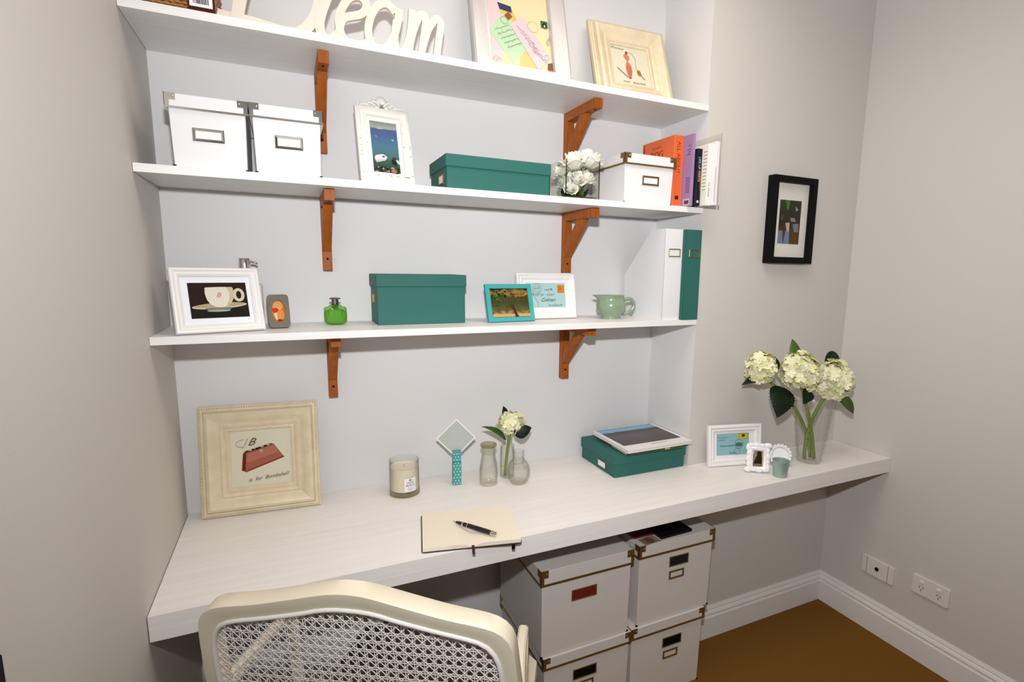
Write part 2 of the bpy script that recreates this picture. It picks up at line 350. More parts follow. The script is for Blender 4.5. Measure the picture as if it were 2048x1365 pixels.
# oval glitter frame
t = thing('picture_frame', 'small glittery silver frame with an oval orange photograph', 'picture frame', (.268, -.145, T3), 8.2, 15.1)
glit = mat('silver_glitter', (.34, .31, .26), .4, .35, noise=((900, 900, 900), .06, (.16, .14, .11)), bump=(1200, 1, .002))
mb = MB(); w, h, n = .053, .090, 28; outer = []; inner = []
def rrect(w, h, r, n=5, zc=None):
    zc = h/2 if zc is None else zc; P = []
    for cx, cz, a0 in ((w/2-r, h/2-r, 0), (-w/2+r, h/2-r, PI/2), (-w/2+r, -h/2+r, PI), (w/2-r, -h/2+r, 3*PI/2)):
        for k in range(n+1): P.append((cx+r*math.cos(a0+PI/2*k/n), zc+cz+r*math.sin(a0+PI/2*k/n)))
    return P
N = 56; outer = []
for i in range(N):
    an = 2*PI*i/N; c_, q_ = math.cos(an), math.sin(an); rr = 1/((abs(c_)/(w/2))**9+(abs(q_)/(h/2))**9)**(1/9); outer.append((rr*c_, h/2+rr*q_))
inner = [(.0165*math.cos(math.atan2((z_-h/2)/.0305, x_/.0165)), h/2+.0305*math.sin(math.atan2((z_-h/2)/.0305, x_/.0165))) for x_, z_ in outer]
vs = [(p[0], -.013, p[1]) for p in outer]+[(p[0], -.012, p[1]) for p in inner]+[(p[0], 0, p[1]) for p in outer]+[(p[0], -.004, p[1]) for p in inner]
fs = []
for i in range(N):
    j = (i+1) % N; fs += [(i, j, N+j, N+i), (2*N+i, 2*N+j, j, i), (N+i, N+j, 3*N+j, 3*N+i)]
fs.append(tuple(range(2*N, 3*N)))
mb.add(vs, fs); mb.build('frame_body', glit, t)
a = Art(-.0042); a.ell(0, h/2, .0168, .031, flat(214, 120, 50))
a.ell(-.001, h/2+.016, .013, .013, flat(226, 165, 105)); a.ell(-.007, h/2+.004, .008, .006, flat(200, 60, 25)); a.ell(.005, h/2-.010, .0095, .014, flat(222, 150, 70))
a.poly([(-.012, h/2-.006), (-.004, h/2-.002), (-.003, h/2-.026), (-.009, h/2-.018)], flat(232, 205, 175)); a.ell(.003, h/2-.025, .007, .004, flat(165, 50, 15))
a.build('photograph', t)
MB().prism([(-.016, -.062), (.012, -.062), (.01, 0), (-.01, 0)], 0, .002).build('easel_leg', black_m, t, loc=(0, .001, .064)).rotation_euler = (math.radians(22), 0, 0)
# teal photo frame
t = pframe('picture_frame', 'small flat turquoise frame with a garden photograph', .933, -.170, T3, .163, .122, 4.3, 17.1, .0145, .010, mat('turquoise_enamel', (.055, .36, .36), .3), prof=[(0, 0), (0, -.0095), (.001, -.0105), (.0135, -.0105), (.0145, -.0095), (.0145, 0)])
a = Art(YP); a.rect(-.068, .068, .0138, .108, printed('garden_photo', [(0, (.45, .27, .10)), (.14, (.30, .20, .08)), (.22, (.10, .09, .03)), (.5, (.045, .05, .012)), (.72, (.05, .055, .01)), (.85, (.30, .19, .05)), (1, (.02, .02, .006))], noise=(7, .28)))
for i in range(26):
    rd = random.Random(i); a.ell(rd.uniform(-.064, -.01), rd.uniform(.045, .10), rd.uniform(.002, .006), rd.uniform(.002, .006), flat(*rd.choice(((40, 70, 12), (62, 92, 22), (20, 32, 8), (90, 100, 40)))), n=7)
for i in range(14):
    rd = random.Random(100+i); a.ell(rd.uniform(0, .06), rd.uniform(.078, .1), rd.uniform(.003, .009), rd.uniform(.001, .003), flat(*rd.choice(((205, 150, 60), (160, 110, 50), (60, 40, 12)))), n=7)
a.poly([(.0, .055), (.008, .055), (.022, .016), (.012, .016)], flat(70, 42, 18)); a.rect(-.066, .066, .0145, .024, flat(205, 160, 105)); a.poly([(.008, .03), (.014, .03), (.024, .0145), (.011, .0145)], flat(66, 38, 14))
a.build('photograph', t)
# framed pale blue envelope on the lowest shelf
env_blue = flat(180, 216, 214)
t = pframe('picture_frame', 'white frame with a pale blue letter and orange stamp', 1.091, -.108, T3, .219, .156, -.4, 10, .022, .016, white_frame, mat_m=mat('mount_white', (.80, .81, .83), .8))
a = Art(YP); a.rect(-.075, .072, .038, .122, env_blue); a.rect(.043, .068, .088, .115, flat(225, 120, 25)); a.rect(.046, .065, .091, .112, flat(232, 140, 40)); a.scr(.048, .101, .013, .01, 3, flat(190, 70, 10), .0016)
a.ring(-.034, .104, .017, .0007, ink); a.ring(-.034, .104, .011, .0006, ink); a.scr(-.045, .104, .02, .006, 5, ink)
a.line([(-.052, .098), (-.05, .085), (-.042, .07), (-.033, .055), (-.031, .04)], .0007, ink)
a.scr(-.006, .099, .03, .006, 11, ink, .0008); a.scr(-.07, .082, .06, .009, 12, ink, .0008); a.scr(.0, .082, .03, .012, 13, ink, .0008); a.scr(.005, .045, .055, .007, 15, ink, .0007)
a.build('letter', t)
lettering('handwriting', 'Colman', .017, ink, t, (.004, YP-.0022, .064), shear=.5)
# cream handbag frame on the desk
def beads(t, w, h, y, pitch=.0062, r=.0022, inset=.006):
    mb = MB()
    def bead(x, z): mb.add([(x-r, y, z), (x+r, y, z), (x, y, z-r), (x, y, z+r), (x, y-r, z)], [(0, 2, 4), (2, 1, 4), (1, 3, 4), (3, 0, 4)])
    n = int((w-2*inset)/pitch)
    for i in range(n+1):
        x = -w/2+inset+(w-2*inset)*i/n; bead(x, inset); bead(x, h-inset)
    n = int((h-2*inset)/pitch)
    for i in range(1, n):
        z = inset+(h-2*inset)*i/n; bead(-w/2+inset, z); bead(w/2-inset, z)
    tag(mb.build('beading', cream_worn, t), None, kind='stuff')
def cream(x, y, z, w, h, yaw, lean, label):
    t = pframe('picture_frame', label, x, y, z, w, h, yaw, lean, .076, .033, cream_frame, prof=PROF_CREAM, glass=False, mat_m=mat('parchment', (.68, .64, .49), .8))
    beads(t, w, h, -.0168); 
    mb = MB(); e = .0145                                     # worn line where the step meets the outer lip
    for s in (-1, 1): mb.box(s*(w/2-e)-.0007, s*(w/2-e)+.0007, -.0192, -.017, e, h-e)
    for z_ in (e, h-e): mb.box(-w/2+e, w/2-e, -.0192, -.017, z_-.0007, z_+.0007)
    mb.build('worn_edge', cream_worn, t)
    mb = MB(); rd = random.Random(int(x*100)); b = .069       # carved chips round the sight edge
    for s in (-1, 1):
        for i in range(26):
            zz = b+(h-2*b)*(i+.5)/26; mb.box(s*(w/2-b)-.0022, s*(w/2-b)+.0022, -.0148, -.012, zz-.0016, zz+.0012); xx = -w/2+b+(w-2*b)*(i+.5)/26
            z_ = b if s < 0 else h-b; mb.box(xx-.0016, xx+.0012, -.0148, -.012, z_-.0022, z_+.0022)
    tag(mb.build('carved_edge', mat('carved_pinkish_cream', (.70, .56, .40), .5), t), None, kind='stuff'); return t
t = cream(.197, -.088, DZ, .310, .315, -4.6, 8.0, 'large distressed cream frame with a red handbag print')
a = Art(YP); X = lambda u: -.079+.158*u; Zz = lambda v: .236-.158*v
k = lambda u, v: (X(u), Zz(v))
# coordinates read off the print: u right, v down
a.poly([k(*p) for p in ((.20, .40), (.26, .36), (.24, .74), (.17, .71))], flat(120, 30, 22))
a.poly([k(*p) for p in ((.25, .39), (.72, .285), (.875, .52), (.23, .745))], flat(168, 100, 84)); a.poly([k(*p) for p in ((.27, .405), (.715, .305), (.79, .42), (.25, .58))], flat(190, 116, 98))
a.poly([k(*p) for p in ((.235, .725), (.87, .505), (.878, .528), (.23, .75))], flat(140, 48, 32))
a.poly([k(*p) for p in ((.21, .37), (.66, .25), (.73, .275), (.25, .395))], flat(104, 70, 44))
for i in range(8): a.ell(*k(.27+.05*i, .362-.0125*i), .004, .0022, flat(*((205, 175, 130) if i % 2 else (48, 28, 18))), n=8)
a.rect(X(.47), X(.53), Zz(.40), Zz(.34), flat(196, 165, 130)); a.ell(*k(.43, .325), .004, .003, flat(40, 20, 12), n=8)
a.line([k(*p) for p in ((.22, .14), (.12, .17), (.09, .22), (.13, .27), (.2, .28))], .0008, ink); a.line([k(*p) for p in ((.19, .31), (.24, .24), (.29, .13))], .001, ink)
a.build('printed_picture', t)
lettering('printed_initial', 'B', .030, brown_ink, t, (X(.335), YP-.004, Zz(.20)), shear=.5, sx=1.1)
lettering('printed_words', 'is  for  Bombshell', .0145, brown_ink, t, (X(.60), YP-.004, Zz(.865)), rot=(PI/2, math.radians(-5), 0), shear=.5, sx=1.02)
# cream perfume frame on the top shelf
t = cream(1.396, -.160, T1, .298, .300, -3.3, 19.9, 'distressed cream frame with a pink perfume bottle print')
a = Art(YP); X = lambda u: -.073+.146*u; Zz = lambda v: .224-.148*v
a.poly([k(*p) for p in ((.36, .20), (.44, .18), (.50, .25), (.49, .33), (.44, .36), (.51, .46), (.53, .62), (.48, .80), (.40, .80), (.36, .62), (.37, .46), (.42, .36), (.37, .31), (.34, .24))], flat(214, 130, 112))
a.poly([k(*p) for p in ((.38, .50), (.52, .50), (.50, .74), (.41, .76))], flat(204, 112, 100)); a.rect(X(.40), X(.46), Zz(.19), Zz(.12), flat(120, 80, 50)); a.rect(X(.41), X(.48), Zz(.82), Zz(.79), flat(150, 60, 50))
a.line([k(*p) for p in ((.45, .13), (.55, .14), (.63, .22), (.66, .34), (.63, .46), (.66, .56))], .0011, flat(105, 95, 70))
a.poly([k(*p) for p in ((.66, .56), (.74, .58), (.77, .70), (.70, .72), (.65, .66))], flat(160, 120, 45)); a.line([k(*p) for p in ((.75, .70), (.84, .80))], .003, flat(160, 105, 60))
a.line([k(*p) for p in ((.13, .58), (.22, .66), (.38, .80))], .0032, flat(150, 100, 105))
a.scr(X(.02), Zz(.06), .05, .008, 21, brown_ink, .0009, -.06); a.scr(X(.24), Zz(.92), .025, .006, 22, brown_ink, .0009); a.scr(X(.5), Zz(.92), .05, .007, 23, brown_ink, .0009)
a.build('printed_picture', t)
# silver-white collage frame on the top shelf
sil = mat('pearl_silver_frame', (.56, .53, .515), .35, .25)
t = pframe('picture_frame', 'large pearly frame of coloured letters on the top shelf', .979, -.160, T1, .314, .375, -1.5, 15.4, .056, .026, sil, prof=[(0, 0), (0, -.022), (.006, -.026), (.016, -.026), (.048, -.018), (.053, -.019), (.056, -.012), (.056, 0)])
mb = MB(); rd = random.Random(4)
for i in range(420):
    s = rd.random(); x_ = rd.uniform(-.155, .155) if s < .6 else rd.choice((-1, 1))*rd.uniform(.11, .15); z_ = rd.uniform(.008, .05) if s < .6 else rd.uniform(.01, .16)
    ins = min(.157-abs(x_), z_); y_ = -.0265 if ins < .016 else -.0265+(ins-.016)/.032*.008; r = rd.uniform(.0009, .0024)
    mb.add([(x_-r, y_, z_), (x_+r, y_, z_), (x_, y_, z_-r), (x_, y_, z_+r), (x_, y_-r*.8, z_)], [(0, 2, 4), (2, 1, 4), (1, 3, 4), (3, 0, 4)])
tag(mb.build('glitter', mat('glitter_flakes', (.95, .93, .92), .2, .3), t), None, kind='stuff')
a = Art(YP); cx0, cx1, cz0, cz1 = -.103, .103, .054, .321
a.rect(cx0, cx1, cz0, cz1, flat(238, 226, 180)); a.poly([(-.103, .30), (-.103, .06), (-.07, .06), (-.05, .14), (-.06, .3)], flat(240, 210, 210)); a.poly([(-.06, .24), (-.02, .25), (.0, .2), (-.045, .17)], flat(240, 195, 120)); a.poly([(-.01, .06), (.05, .06), (.06, .11), (-.005, .115)], flat(238, 205, 130))
a.poly([(-.066, .262), (-.022, .256), (-.02, .235), (-.06, .24)], flat(60, 62, 92))
a.poly([(-.101, .165), (-.05, .228), (-.005, .195), (.02, .125), (-.03, .066)], flat(196, 226, 188))
for i in range(5): a.scr(-.082+.009*i, .168-.013*i, .05, .006, 30+i, flat(100, 130, 100), .0008, .5)
a.ring(-.048, .205, .012, .0008, flat(90, 130, 95)); a.poly([(-.047, .222), (-.032, .236), (-.02, .222), (-.034, .208)], flat(165, 85, 40))
a.poly([(-.03, .193), (.012, .232), (.098, .105), (.052, .058)], flat(236, 208, 212))
for i in range(5): a.scr(-.01+.012*i, .195-.018*i, .045, .006, 40+i, flat(120, 105, 120), .0008, -.8)
a.ring(.083, .105, .008, .0008, flat(130, 110, 120)); a.rect(.074, .097, .205, .228, flat(70, 105, 75)); a.ell(.086, .213, .007, .009, flat(30, 28, 26)); a.ell(.086, .211, .003, .005, flat(225, 195, 165))
a.poly([(.085, .085), (.101, .09), (.101, .06), (.083, .065)], flat(120, 95, 75)); a.rect(.084, .101, .058, .064, flat(225, 95, 60)); a.scr(.09, .16, .008, .03, 50, flat(150, 140, 110), .0009); a.ring(.045, .2, .018, .0008, flat(205, 160, 110))
a.scr(-.098, .075, .03, .014, 52, flat(225, 170, 120), .001)
a.build('collage', t)
# ornate white seaside frame on the middle shelf
shabby = mat('shabby_white_paint', (.82, .79, .74), .5, noise=((45, 45, 45), .04, (.80, .765, .71)), bump=(120, .2, .0008))
t = pframe('picture_frame', 'ornate white frame with a crest and a blue harbour photograph', .557, -.200, T2, .147, .218, 6, 14.5, .037, .018, shabby, prof=[(0, 0), (0, -.012), (.004, -.016), (.010, -.018), (.013, -.014), (.020, -.014), (.022, -.017), (.026, -.017), (.028, -.012), (.033, -.011), (.037, -.008), (.037, 0)])
mb = MB()
def petal_tube(p0, p1, p2, r): mb.tube([Vector(p0)*(1-s)**2+Vector(p1)*2*s*(1-s)+Vector(p2)*s*s for s in [i/6 for i in range(7)]], [r*(.4+1.2*math.sin(PI*min(.96, i/6+.05))) for i in range(7)], 6)
for i in range(7):
    an = math.radians(30+20*i); petal_tube((0, -.010, .229), (math.cos(an)*.008, -.016, .229+math.sin(an)*.010), (math.cos(an)*.018, -.011, .229+math.sin(an)*.023), .0022)
for s in (-1, 1):
    petal_tube((s*.004, -.011, .222), (s*.02, -.015, .245), (s*.032, -.011, .226), .0025); petal_tube((s*.018, -.011, .220), (s*.030, -.015, .238), (s*.043, -.011, .222), .0024)
    petal_tube((s*.030, -.011, .220), (s*.045, -.014, .226), (s*.060, -.011, .2195), .0022); petal_tube((s*.062, -.011, .2195), (s*.066, -.013, .228), (s*.057, -.011, .226), .0016); petal_tube((s*.006, -.012, .222), (s*.012, -.015, .216), (s*.02, -.012, .222), .002)
mb.build('crest', shabby, t, smooth=True)
a = Art(YP); x0, x1, z0, z1 = -.039, .039, .033, .182; Wd, Hd = x1-x0, z1-z0; q = lambda u, v: (x0+u*Wd, z1-v*Hd)
a.rect(x0, x1, z0, z1, printed('harbour_photo', [(0, (.02, .02, .015)), (.16, (.015, .05, .025)), (.3, (.008, .10, .09)), (.55, (.006, .12, .20)), (.78, (.006, .055, .21)), (.86, (.01, .06, .18)), (.885, (.30, .32, .30)), (1, (.13, .19, .15))], noise=(6, .03)))
a.poly([q(*p) for p in ((.10, .70), (.16, .65), (.40, .615), (.55, .66), (.50, .72), (.16, .775))], flat(222, 220, 232)); a.poly([q(*p) for p in ((.12, .745), (.50, .705), (.48, .735), (.17, .785))], flat(196, 196, 190)); a.ell(*q(.42, .665), .004, .003, flat(90, 95, 120), n=8)
a.ell(*q(.80, .73), .009, .012, flat(22, 30, 26)); a.poly([q(*p) for p in ((.84, .70), (.99, .72), (.99, .79), (.90, .78))], flat(196, 205, 202)); a.ell(*q(.22, .29), .004, .0025, flat(120, 150, 190), n=8); a.poly([q(*p) for p in ((.74, .315), (.84, .32), (.80, .345))], flat(196, 214, 232)); a.rect(*[q(.28, 0)[0], q(.46, 0)[0]], q(0, .145)[1], q(0, .12)[1], flat(176, 196, 190))
for i in range(34):
    rd = random.Random(200+i); a.ell(*q(rd.uniform(.06, .94), rd.uniform(.86, .975)), rd.uniform(.002, .006), rd.uniform(.0015, .004), flat(*rd.choice(((120, 120, 116), (70, 72, 66), (20, 18, 14), (16, 24, 18), (150, 150, 150)))), n=7)
a.ell(*q(.72, .95), .009, .005, flat(165, 112, 84), n=9)
a.build('photograph', t)
mb = MB(); rd = random.Random(8)
for i in range(16):
    s = rd.choice((-1, 1)); zz = rd.uniform(.01, .2); ins = rd.choice((.0065, .024)); mb.box(s*(.0735-ins)-.0004, s*(.0735-ins)+.0004, -.0185, -.0165, zz, zz+rd.uniform(.001, .005))
for i in range(8): xx = rd.uniform(-.06, .06); mb.box(xx, xx+rd.uniform(.002, .007), -.0185, -.0165, .0235, .0247)
tag(mb.build('paint_chips', mat('chipped_wood', (.16, .12, .08), .7), t), None, kind='stuff')
# framed blue envelope on the desk
t = pframe('picture_frame', 'white frame with a blue letter and yellow stamp on the desk', 1.765, -.334, DZ, .217, .152, -13.3, 6.6, .026, .018, white_frame, mat_m=mat('mount_white', (.8, .81, .83), .8))
a = Art(YP); a.rect(-.071, .062, .038, .119, flat(150, 196, 202)); a.rect(.018, .059, .095, .1185, flat(190, 172, 30)); a.rect(.022, .055, .098, .1155, flat(205, 186, 50)); a.ell(.038, .109, .007, .006, flat(60, 55, 20), n=9)
a.ring(.02, .078, .017, .0012, flat(60, 100, 105)); a.ell(.02, .076, .015, .008, flat(80, 115, 110), n=12); a.scr(-.058, .073, .06, .005, 61, flat(60, 90, 110), .001); a.scr(-.068, .105, .045, .004, 62, flat(100, 150, 190), .0009); a.scr(-.064, .095, .03, .004, 63, flat(100, 150, 190), .0009)
a.ring(.012, .05, .012, .0008, flat(70, 115, 115)); a.scr(-.02, .046, .03, .004, 64, flat(70, 115, 115), .0008)
a.build('letter', t)
# tiny ornate frame
def scallop(t, w, h, b, d, m, n=34, amp=.0035):
    """ornate scalloped frame ring of rounded lobes"""
    mb = MB(); per = 2*(w+h); cnt = 16
    def at(s):
        s %= per
        for L, f in ((w, lambda q_: (-w/2+q_, 0)), (h, lambda q_: (w/2, q_)), (w, lambda q_: (w/2-q_, h)), (h, lambda q_: (-w/2, h-q_))):
            if s <= L: return f(s)
            s -= L
    for i in range(cnt):
        x_, z_ = at(per*i/cnt); r = b*(.50 if i % 2 else .66); x_ *= .84; z_ = h/2+(z_-h/2)*.88
        mb.add(*sphere((x_, -d*.5, z_), r*(1.25 if abs(z_-h/2) > h*.4 else .8), d*.42, r*(1.25 if abs(z_-h/2) < h*.4 else .8)))
    mb.molding(w*.9, h*.92, [(0, 0), (0, -d*.5), (b*.5, -d), (b*.9, -d*.6), (b*.9, 0)])
    return mb
def sphere(c, rx, ry, rz, nu=10, nv=6):
    vs = [(c[0], c[1], c[2]-rz)]; fs = []
    for j in range(1, nv):
        ph = -PI/2+PI*j/nv
        for i in range(nu): th = 2*PI*i/nu; vs.append((c[0]+rx*math.cos(ph)*math.cos(th), c[1]+ry*math.cos(ph)*math.sin(th), c[2]+rz*math.sin(ph)))
    vs.append((c[0], c[1], c[2]+rz))
    for i in range(nu): fs.append((0, 1+(i+1) % nu, 1+i)); fs.append((len(vs)-1, len(vs)-1-nu+i, len(vs)-1-nu+(i+1) % nu))
    for j in range(nv-2):
        for i in range(nu): a_ = 1+j*nu+i; b_ = 1+j*nu+(i+1) % nu; fs.append((a_, b_, b_+nu, a_+nu))
    return vs, fs
gloss_white = mat('glossy_white_resin', (.86, .85, .87), .25)
t = thing('picture_frame', 'tiny ornate white frame with a dark photograph, beside the round frame', 'picture frame', (1.785, -.415, DZ+.0033), -35, 9)
mb = scallop(t, .078, .100, .019, .012, gloss_white); mb.build('scrolled_frame', gloss_white, t, smooth=True, auto=1.0, loc=(0, 0, .003))
a = Art(-.003); a.rect(-.024, .024, .019, .086, flat(150, 128, 105)); a.rect(-.024, .024, .079, .086, flat(190, 100, 60)); a.poly([(-.018, .022), (-.008, .05), (.0, .066), (.01, .068), (.014, .05), (.013, .022)], flat(38, 26, 20)); a.ell(.004, .066, .008, .009, flat(40, 28, 22)); a.rect(.014, .018, .02, .08, flat(190, 172, 130)); a.rect(-.022, .012, .02, .03, flat(120, 112, 95)); a.poly([(-.023, .05), (-.01, .075), (-.022, .078)], flat(205, 196, 180))
a.build('photograph', t); bbox('backing_board', -.03, .03, -.0025, 0, .01, .095, black_m, t, 0)
# small round scalloped frame with a white insert
t = thing('picture_frame', 'small round scalloped white frame with a blank white insert behind the green pot', 'picture frame', (1.913, -.40, DZ+.002), -38, 12)
mb = MB(); R0 = .036
for i in range(18): an = 2*PI*i/18; mb.add(*sphere((R0*math.cos(an), -.006, .041+R0*math.sin(an)), .0062, .005, .0062))
n = 36; ring = [(.038, 0), (.038, -.006), (.031, -.011), (.026, -.006), (.026, 0)]
vs = [(r*math.cos(2*PI*i/n), y_, .041+r*math.sin(2*PI*i/n)) for i in range(n) for r, y_ in ring]; mb.add(vs, [(i*5+k_, i*5+(k_+1) % 5, ((i+1) % n)*5+(k_+1) % 5, ((i+1) % n)*5+k_) for i in range(n) for k_ in range(5)])
mb.build('scalloped_frame', gloss_white, t, smooth=True, auto=1.0)
MB().prism([(.027*math.cos(2*PI*i/28), .041+.027*math.sin(2*PI*i/28)) for i in range(28)], -.005, -.002).build('white_insert', mat('insert_paper', (.88, .88, .90), .3), t)
# black box frame on the pier
t = thing('picture_frame', 'deep black box frame hanging on the wall beside the shelves', 'picture frame', (2.012, -DP-.0005, 1.4885))
w, h, d = .226, .316, .032
MB().molding(w, h, [(0, 0), (0, -d), (.023, -d), (.023, 0)]).build('moulding', black_m, t, bevel=.0008)
bbox('mount', -w/2+.022, w/2-.022, -.012, -.008, .022, h-.022, mat('mount_cream', (.74, .70, .64), .8), t, 0)
bbox('glass_pane', -w/2+.022, w/2-.022, -.024, -.023, .022, h-.022, glass_pane, t, 0)
a = Art(-.0121); x0, x1, z0, z1 = -.057, .055, .073, .233; Wd, Hd = x1-x0, z1-z0
a.rect(x0, x1, z0, z1, printed('family_photo', [(0, (.09, .045, .012)), (.3, (.06, .025, .01)), (.6, (.02, .012, .008)), (1, (.02, .03, .008))], noise=(5, .3)))
a.poly([q(*p) for p in ((.26, 0), (.46, 0), (.40, .22), (.33, .22))], flat(60, 130, 30)); a.poly([q(*p) for p in ((.0, .70), (.19, .70), (.24, 1), (.0, 1))], flat(120, 132, 160)); a.poly([q(*p) for p in ((.34, .70), (.52, .70), (.54, 1), (.26, 1))], flat(120, 132, 160))
a.poly([q(*p) for p in ((.30, .52), (.50, .51), (.50, .70), (.40, .72))], flat(196, 180, 150)); a.poly([q(*p) for p in ((.64, .54), (.92, .52), (.94, .72), (.72, .72))], flat(120, 130, 132)); a.poly([q(*p) for p in ((.50, .40), (.72, .40), (.78, .49), (.55, .48))], flat(130, 138, 134)); a.poly([q(*p) for p in ((.70, .12), (.88, .2), (.74, .25))], flat(130, 138, 150)); a.poly([q(*p) for p in ((.56, .72), (.97, .74), (.97, 1), (.56, 1))], flat(88, 66, 22)); a.ell(*q(.12, .40), .008, .012, flat(90, 70, 66), n=10)
a.build('photograph', t)
# ------------------------------------------------------------------ boxes
def label_holder(t, x, y, z, w, h, m, b=.006, name='label_holder', axis='y', fill=None):
    mb = MB(); mb.molding(w, h, [(0, 0), (0, -.0018), (b*.3, -.0026), (b, -.0016), (b, 0)])
    o = mb.build(name, m, t); o.location = (x, y, z)
    if fill:
        f = MB().box(-w/2+b, w/2-b, -.0008, -.0002, b, h-b).build('label_card', fill, o)
    if axis == 'x': o.rotation_euler = (0, 0, -PI/2)
    return o
def corner_cap(t, cx, cy, z0, z1, sx, sy, m, arm=.022, rivet=True):
    """T-shaped metal corner on a lid: cx,cy the lid corner, sx,sy directions inward"""
    e = .0008; mb = MB(); hh = z1-z0
    def plate(poly, face):
        # poly in (along inward distance, z)
        if face == 'y': P = [(cx+sx*p, z) for p, z in poly]; mb.prism(P, cy-sy*e, cy+sy*.0003)
        else:
            P = [(p, z) for p, z in poly]; vs = [(cx-sx*e, cy+sy*p, z) for p, z in P]+[(cx+sx*.0003, cy+sy*p, z) for p, z in P]; n = len(P)
            mb.add(vs, [tuple(range(n)), tuple(range(2*n-1, n-1, -1))]+[(i, i+n, (i+1) % n+n, (i+1) % n) for i in range(n)])
    P = [(-e, z0), (arm*.42, z0), (arm*.42, z1-hh*.48), (arm, z1-hh*.48), (arm, z1+e), (-e, z1+e)]
    plate(P, 'y'); plate(P, 'x')
    o = mb.build('corner_cap', m, t)
    if rivet:
        r = MB(); r.add(*sphere((cx+sx*arm*.78, cy-sy*.0012, z1-hh*.22), .0022, .0012, .0022, 8, 5)); r.build('rivet', mat('rivet_bright', (.8, .78, .75), .2, 1), o, smooth=True)
    return o
def storage_box(label, x0, x1, y0, y1, z, h, lid, metal, group=None, hold=None, grip=None, over=.005, yaw=0, name='storage_box', trim=.002, card=None):
    card = card or boxwhite
    """lidded card box; x0..x1,y0..y1 are the lid's outline (y0 = front)"""
    cx, cy = (x0+x1)/2, (y0+y1)/2; w, d = x1-x0, y1-y0
    t = thing(name, label, 'box', (cx, cy, z), yaw, group=group); tp = .0035
    mb = MB(); b0 = over+tp; vs = []
    for zz, i in ((.0004, b0), (h-.004, over)):
        vs += [(-w/2+i, -d/2+i, zz), (w/2-i, -d/2+i, zz), (w/2-i, d/2-i, zz), (-w/2+i, d/2-i, zz)]
    mb.add(vs, [(0, 3, 2, 1), (4, 5, 6, 7), (0, 1, 5, 4), (1, 2, 6, 5), (2, 3, 7, 6), (3, 0, 4, 7)]); mb.build('body', card, t, bevel=.0015)
    bbox('lid', -w/2, w/2, -d/2, d/2, h-lid, h, card, t, .0012)
    mb = MB(); mb.box(-w/2-.0012, w/2+.0012, -d/2-.0012, d/2+.0012, h-lid-.003, h-lid+trim); mb.build('lid_trim', metal, t, bevel=.0008)
    for sx in (-1, 1):
        for sy in (-1, 1): corner_cap(t, sx*w/2, sy*d/2, h-lid-.001, h, -sx, -sy, metal, arm=min(.024, w*.13))
    for sx in (-1, 1): MB().box(sx*(w/2-b0)-.0035, sx*(w/2-b0)+.0035, -d/2+b0-.0012, -d/2+b0+.003, 0, .005).build('base_corner', black_m, t)
    fy = lambda zz: -d/2+over+tp*(1-zz/h)-.0004
    if hold: label_holder(t, hold[0], fy(hold[1]), hold[1], hold[2], hold[3], metal, fill=paper if card is boxwhite else None)
    if grip:
        o = label_holder(t, grip[0], fy(grip[1]), grip[1], grip[2], grip[3], metal, b=.0035, name='grip_frame')
        MB().box(-grip[2]/2+.003, grip[2]/2-.003, -.0012, -.0002, .003, grip[3]-.003).build('grip_hole', grip[4], o)
    return t
storage_box('white lidded box with nickel corners nearest the left wall', .068, .230, -.256, -.02, T2, .157, .029, chrome, 'small white boxes on the middle shelf', hold=(-.002, .060, .063, .029))
storage_box('white lidded box with nickel corners in front of the left bracket', .2325, .392, -.254, -.035, T2, .158, .029, chrome, 'small white boxes on the middle shelf', hold=(.002, .062, .062, .030))
storage_box('white lidded box with brass corners next to the orange book', 1.281, 1.484, -.25, -.03, T2, .154, .031, brass, hold=(.006, .060, .066, .030))
def teal_box(label, x0, x1, y0, y1, z, h, lid, side_label=None, over=.004):
    cx, cy = (x0+x1)/2, (y0+y1)/2; w, d = x1-x0, y1-y0; t = thing('storage_box', label, 'box', (cx, cy, z))
    bbox('body', -w/2+over, w/2-over, -d/2+over, d/2-over, 0, h-.003, teal_m, t, .0015); bbox('lid', -w/2, w/2, -d/2, d/2, h-lid, h, teal_m, t, .0025)
    if side_label:
        yy, zz, lw, lh = side_label; xx = -w/2-.0004 if zz+lh > h-lid else -w/2+over-.0002
        o = label_holder(t, xx, yy, zz, lw, lh, brass, b=.003, axis='x', fill=paper)
    return t
teal_box('long flat teal box with lid on the middle shelf', .701, 1.022, -.252, -.06, T2, .093, .034, (-.03, .018, .05, .026))
teal_box('tall teal box with lid on the lowest shelf', .5205, .788, -.152, -.006, T3, .147, .036, (.01, .062, .036, .026))
teal_box('low teal box with lid on the desk under the magazine', 1.277, 1.586, -.262, -.022, DZ, .0805, .034, (-.03, .010, .055, .026))
# magazine holders
def holder(label, x0, x1, y0, y1, h, m, metal):
    w = x1-x0; t = thing('magazine_file', label, 'magazine file', ((x0+x1)/2, y0, T3), group='magazine files on the lowest shelf'); d = y1-y0; e = .0025
    bbox('spine_panel', -w/2, w/2, 0, e, 0, h, m, t, .001)
    P = [(0, 0), (d, 0), (d, h*.50), (d*.32, h), (0, h)]
    for s in (-1, 1):
        xa = s*w/2-(e if s > 0 else 0); vs = [(xa, y, z) for y, z in P]+[(xa+e, y, z) for y, z in P]; n = len(P)
        mb = MB(); mb.add(vs, [tuple(range(n)), tuple(range(2*n-1, n-1, -1))]+[(i, i+n, (i+1) % n+n, (i+1) % n) for i in range(n)]); mb.build('side_panel', m, t, bevel=.0006, seg=1)
    bbox('base_panel', -w/2+e, w/2-e, e, d-e, 0, e, m, t, 0); bbox('rear_panel', -w/2+e, w/2-e, d-e, d, 0, h*.5, m, t, 0)
    label_holder(t, .004, -.0002, h*.70, w*.64, .027, metal, b=.003)
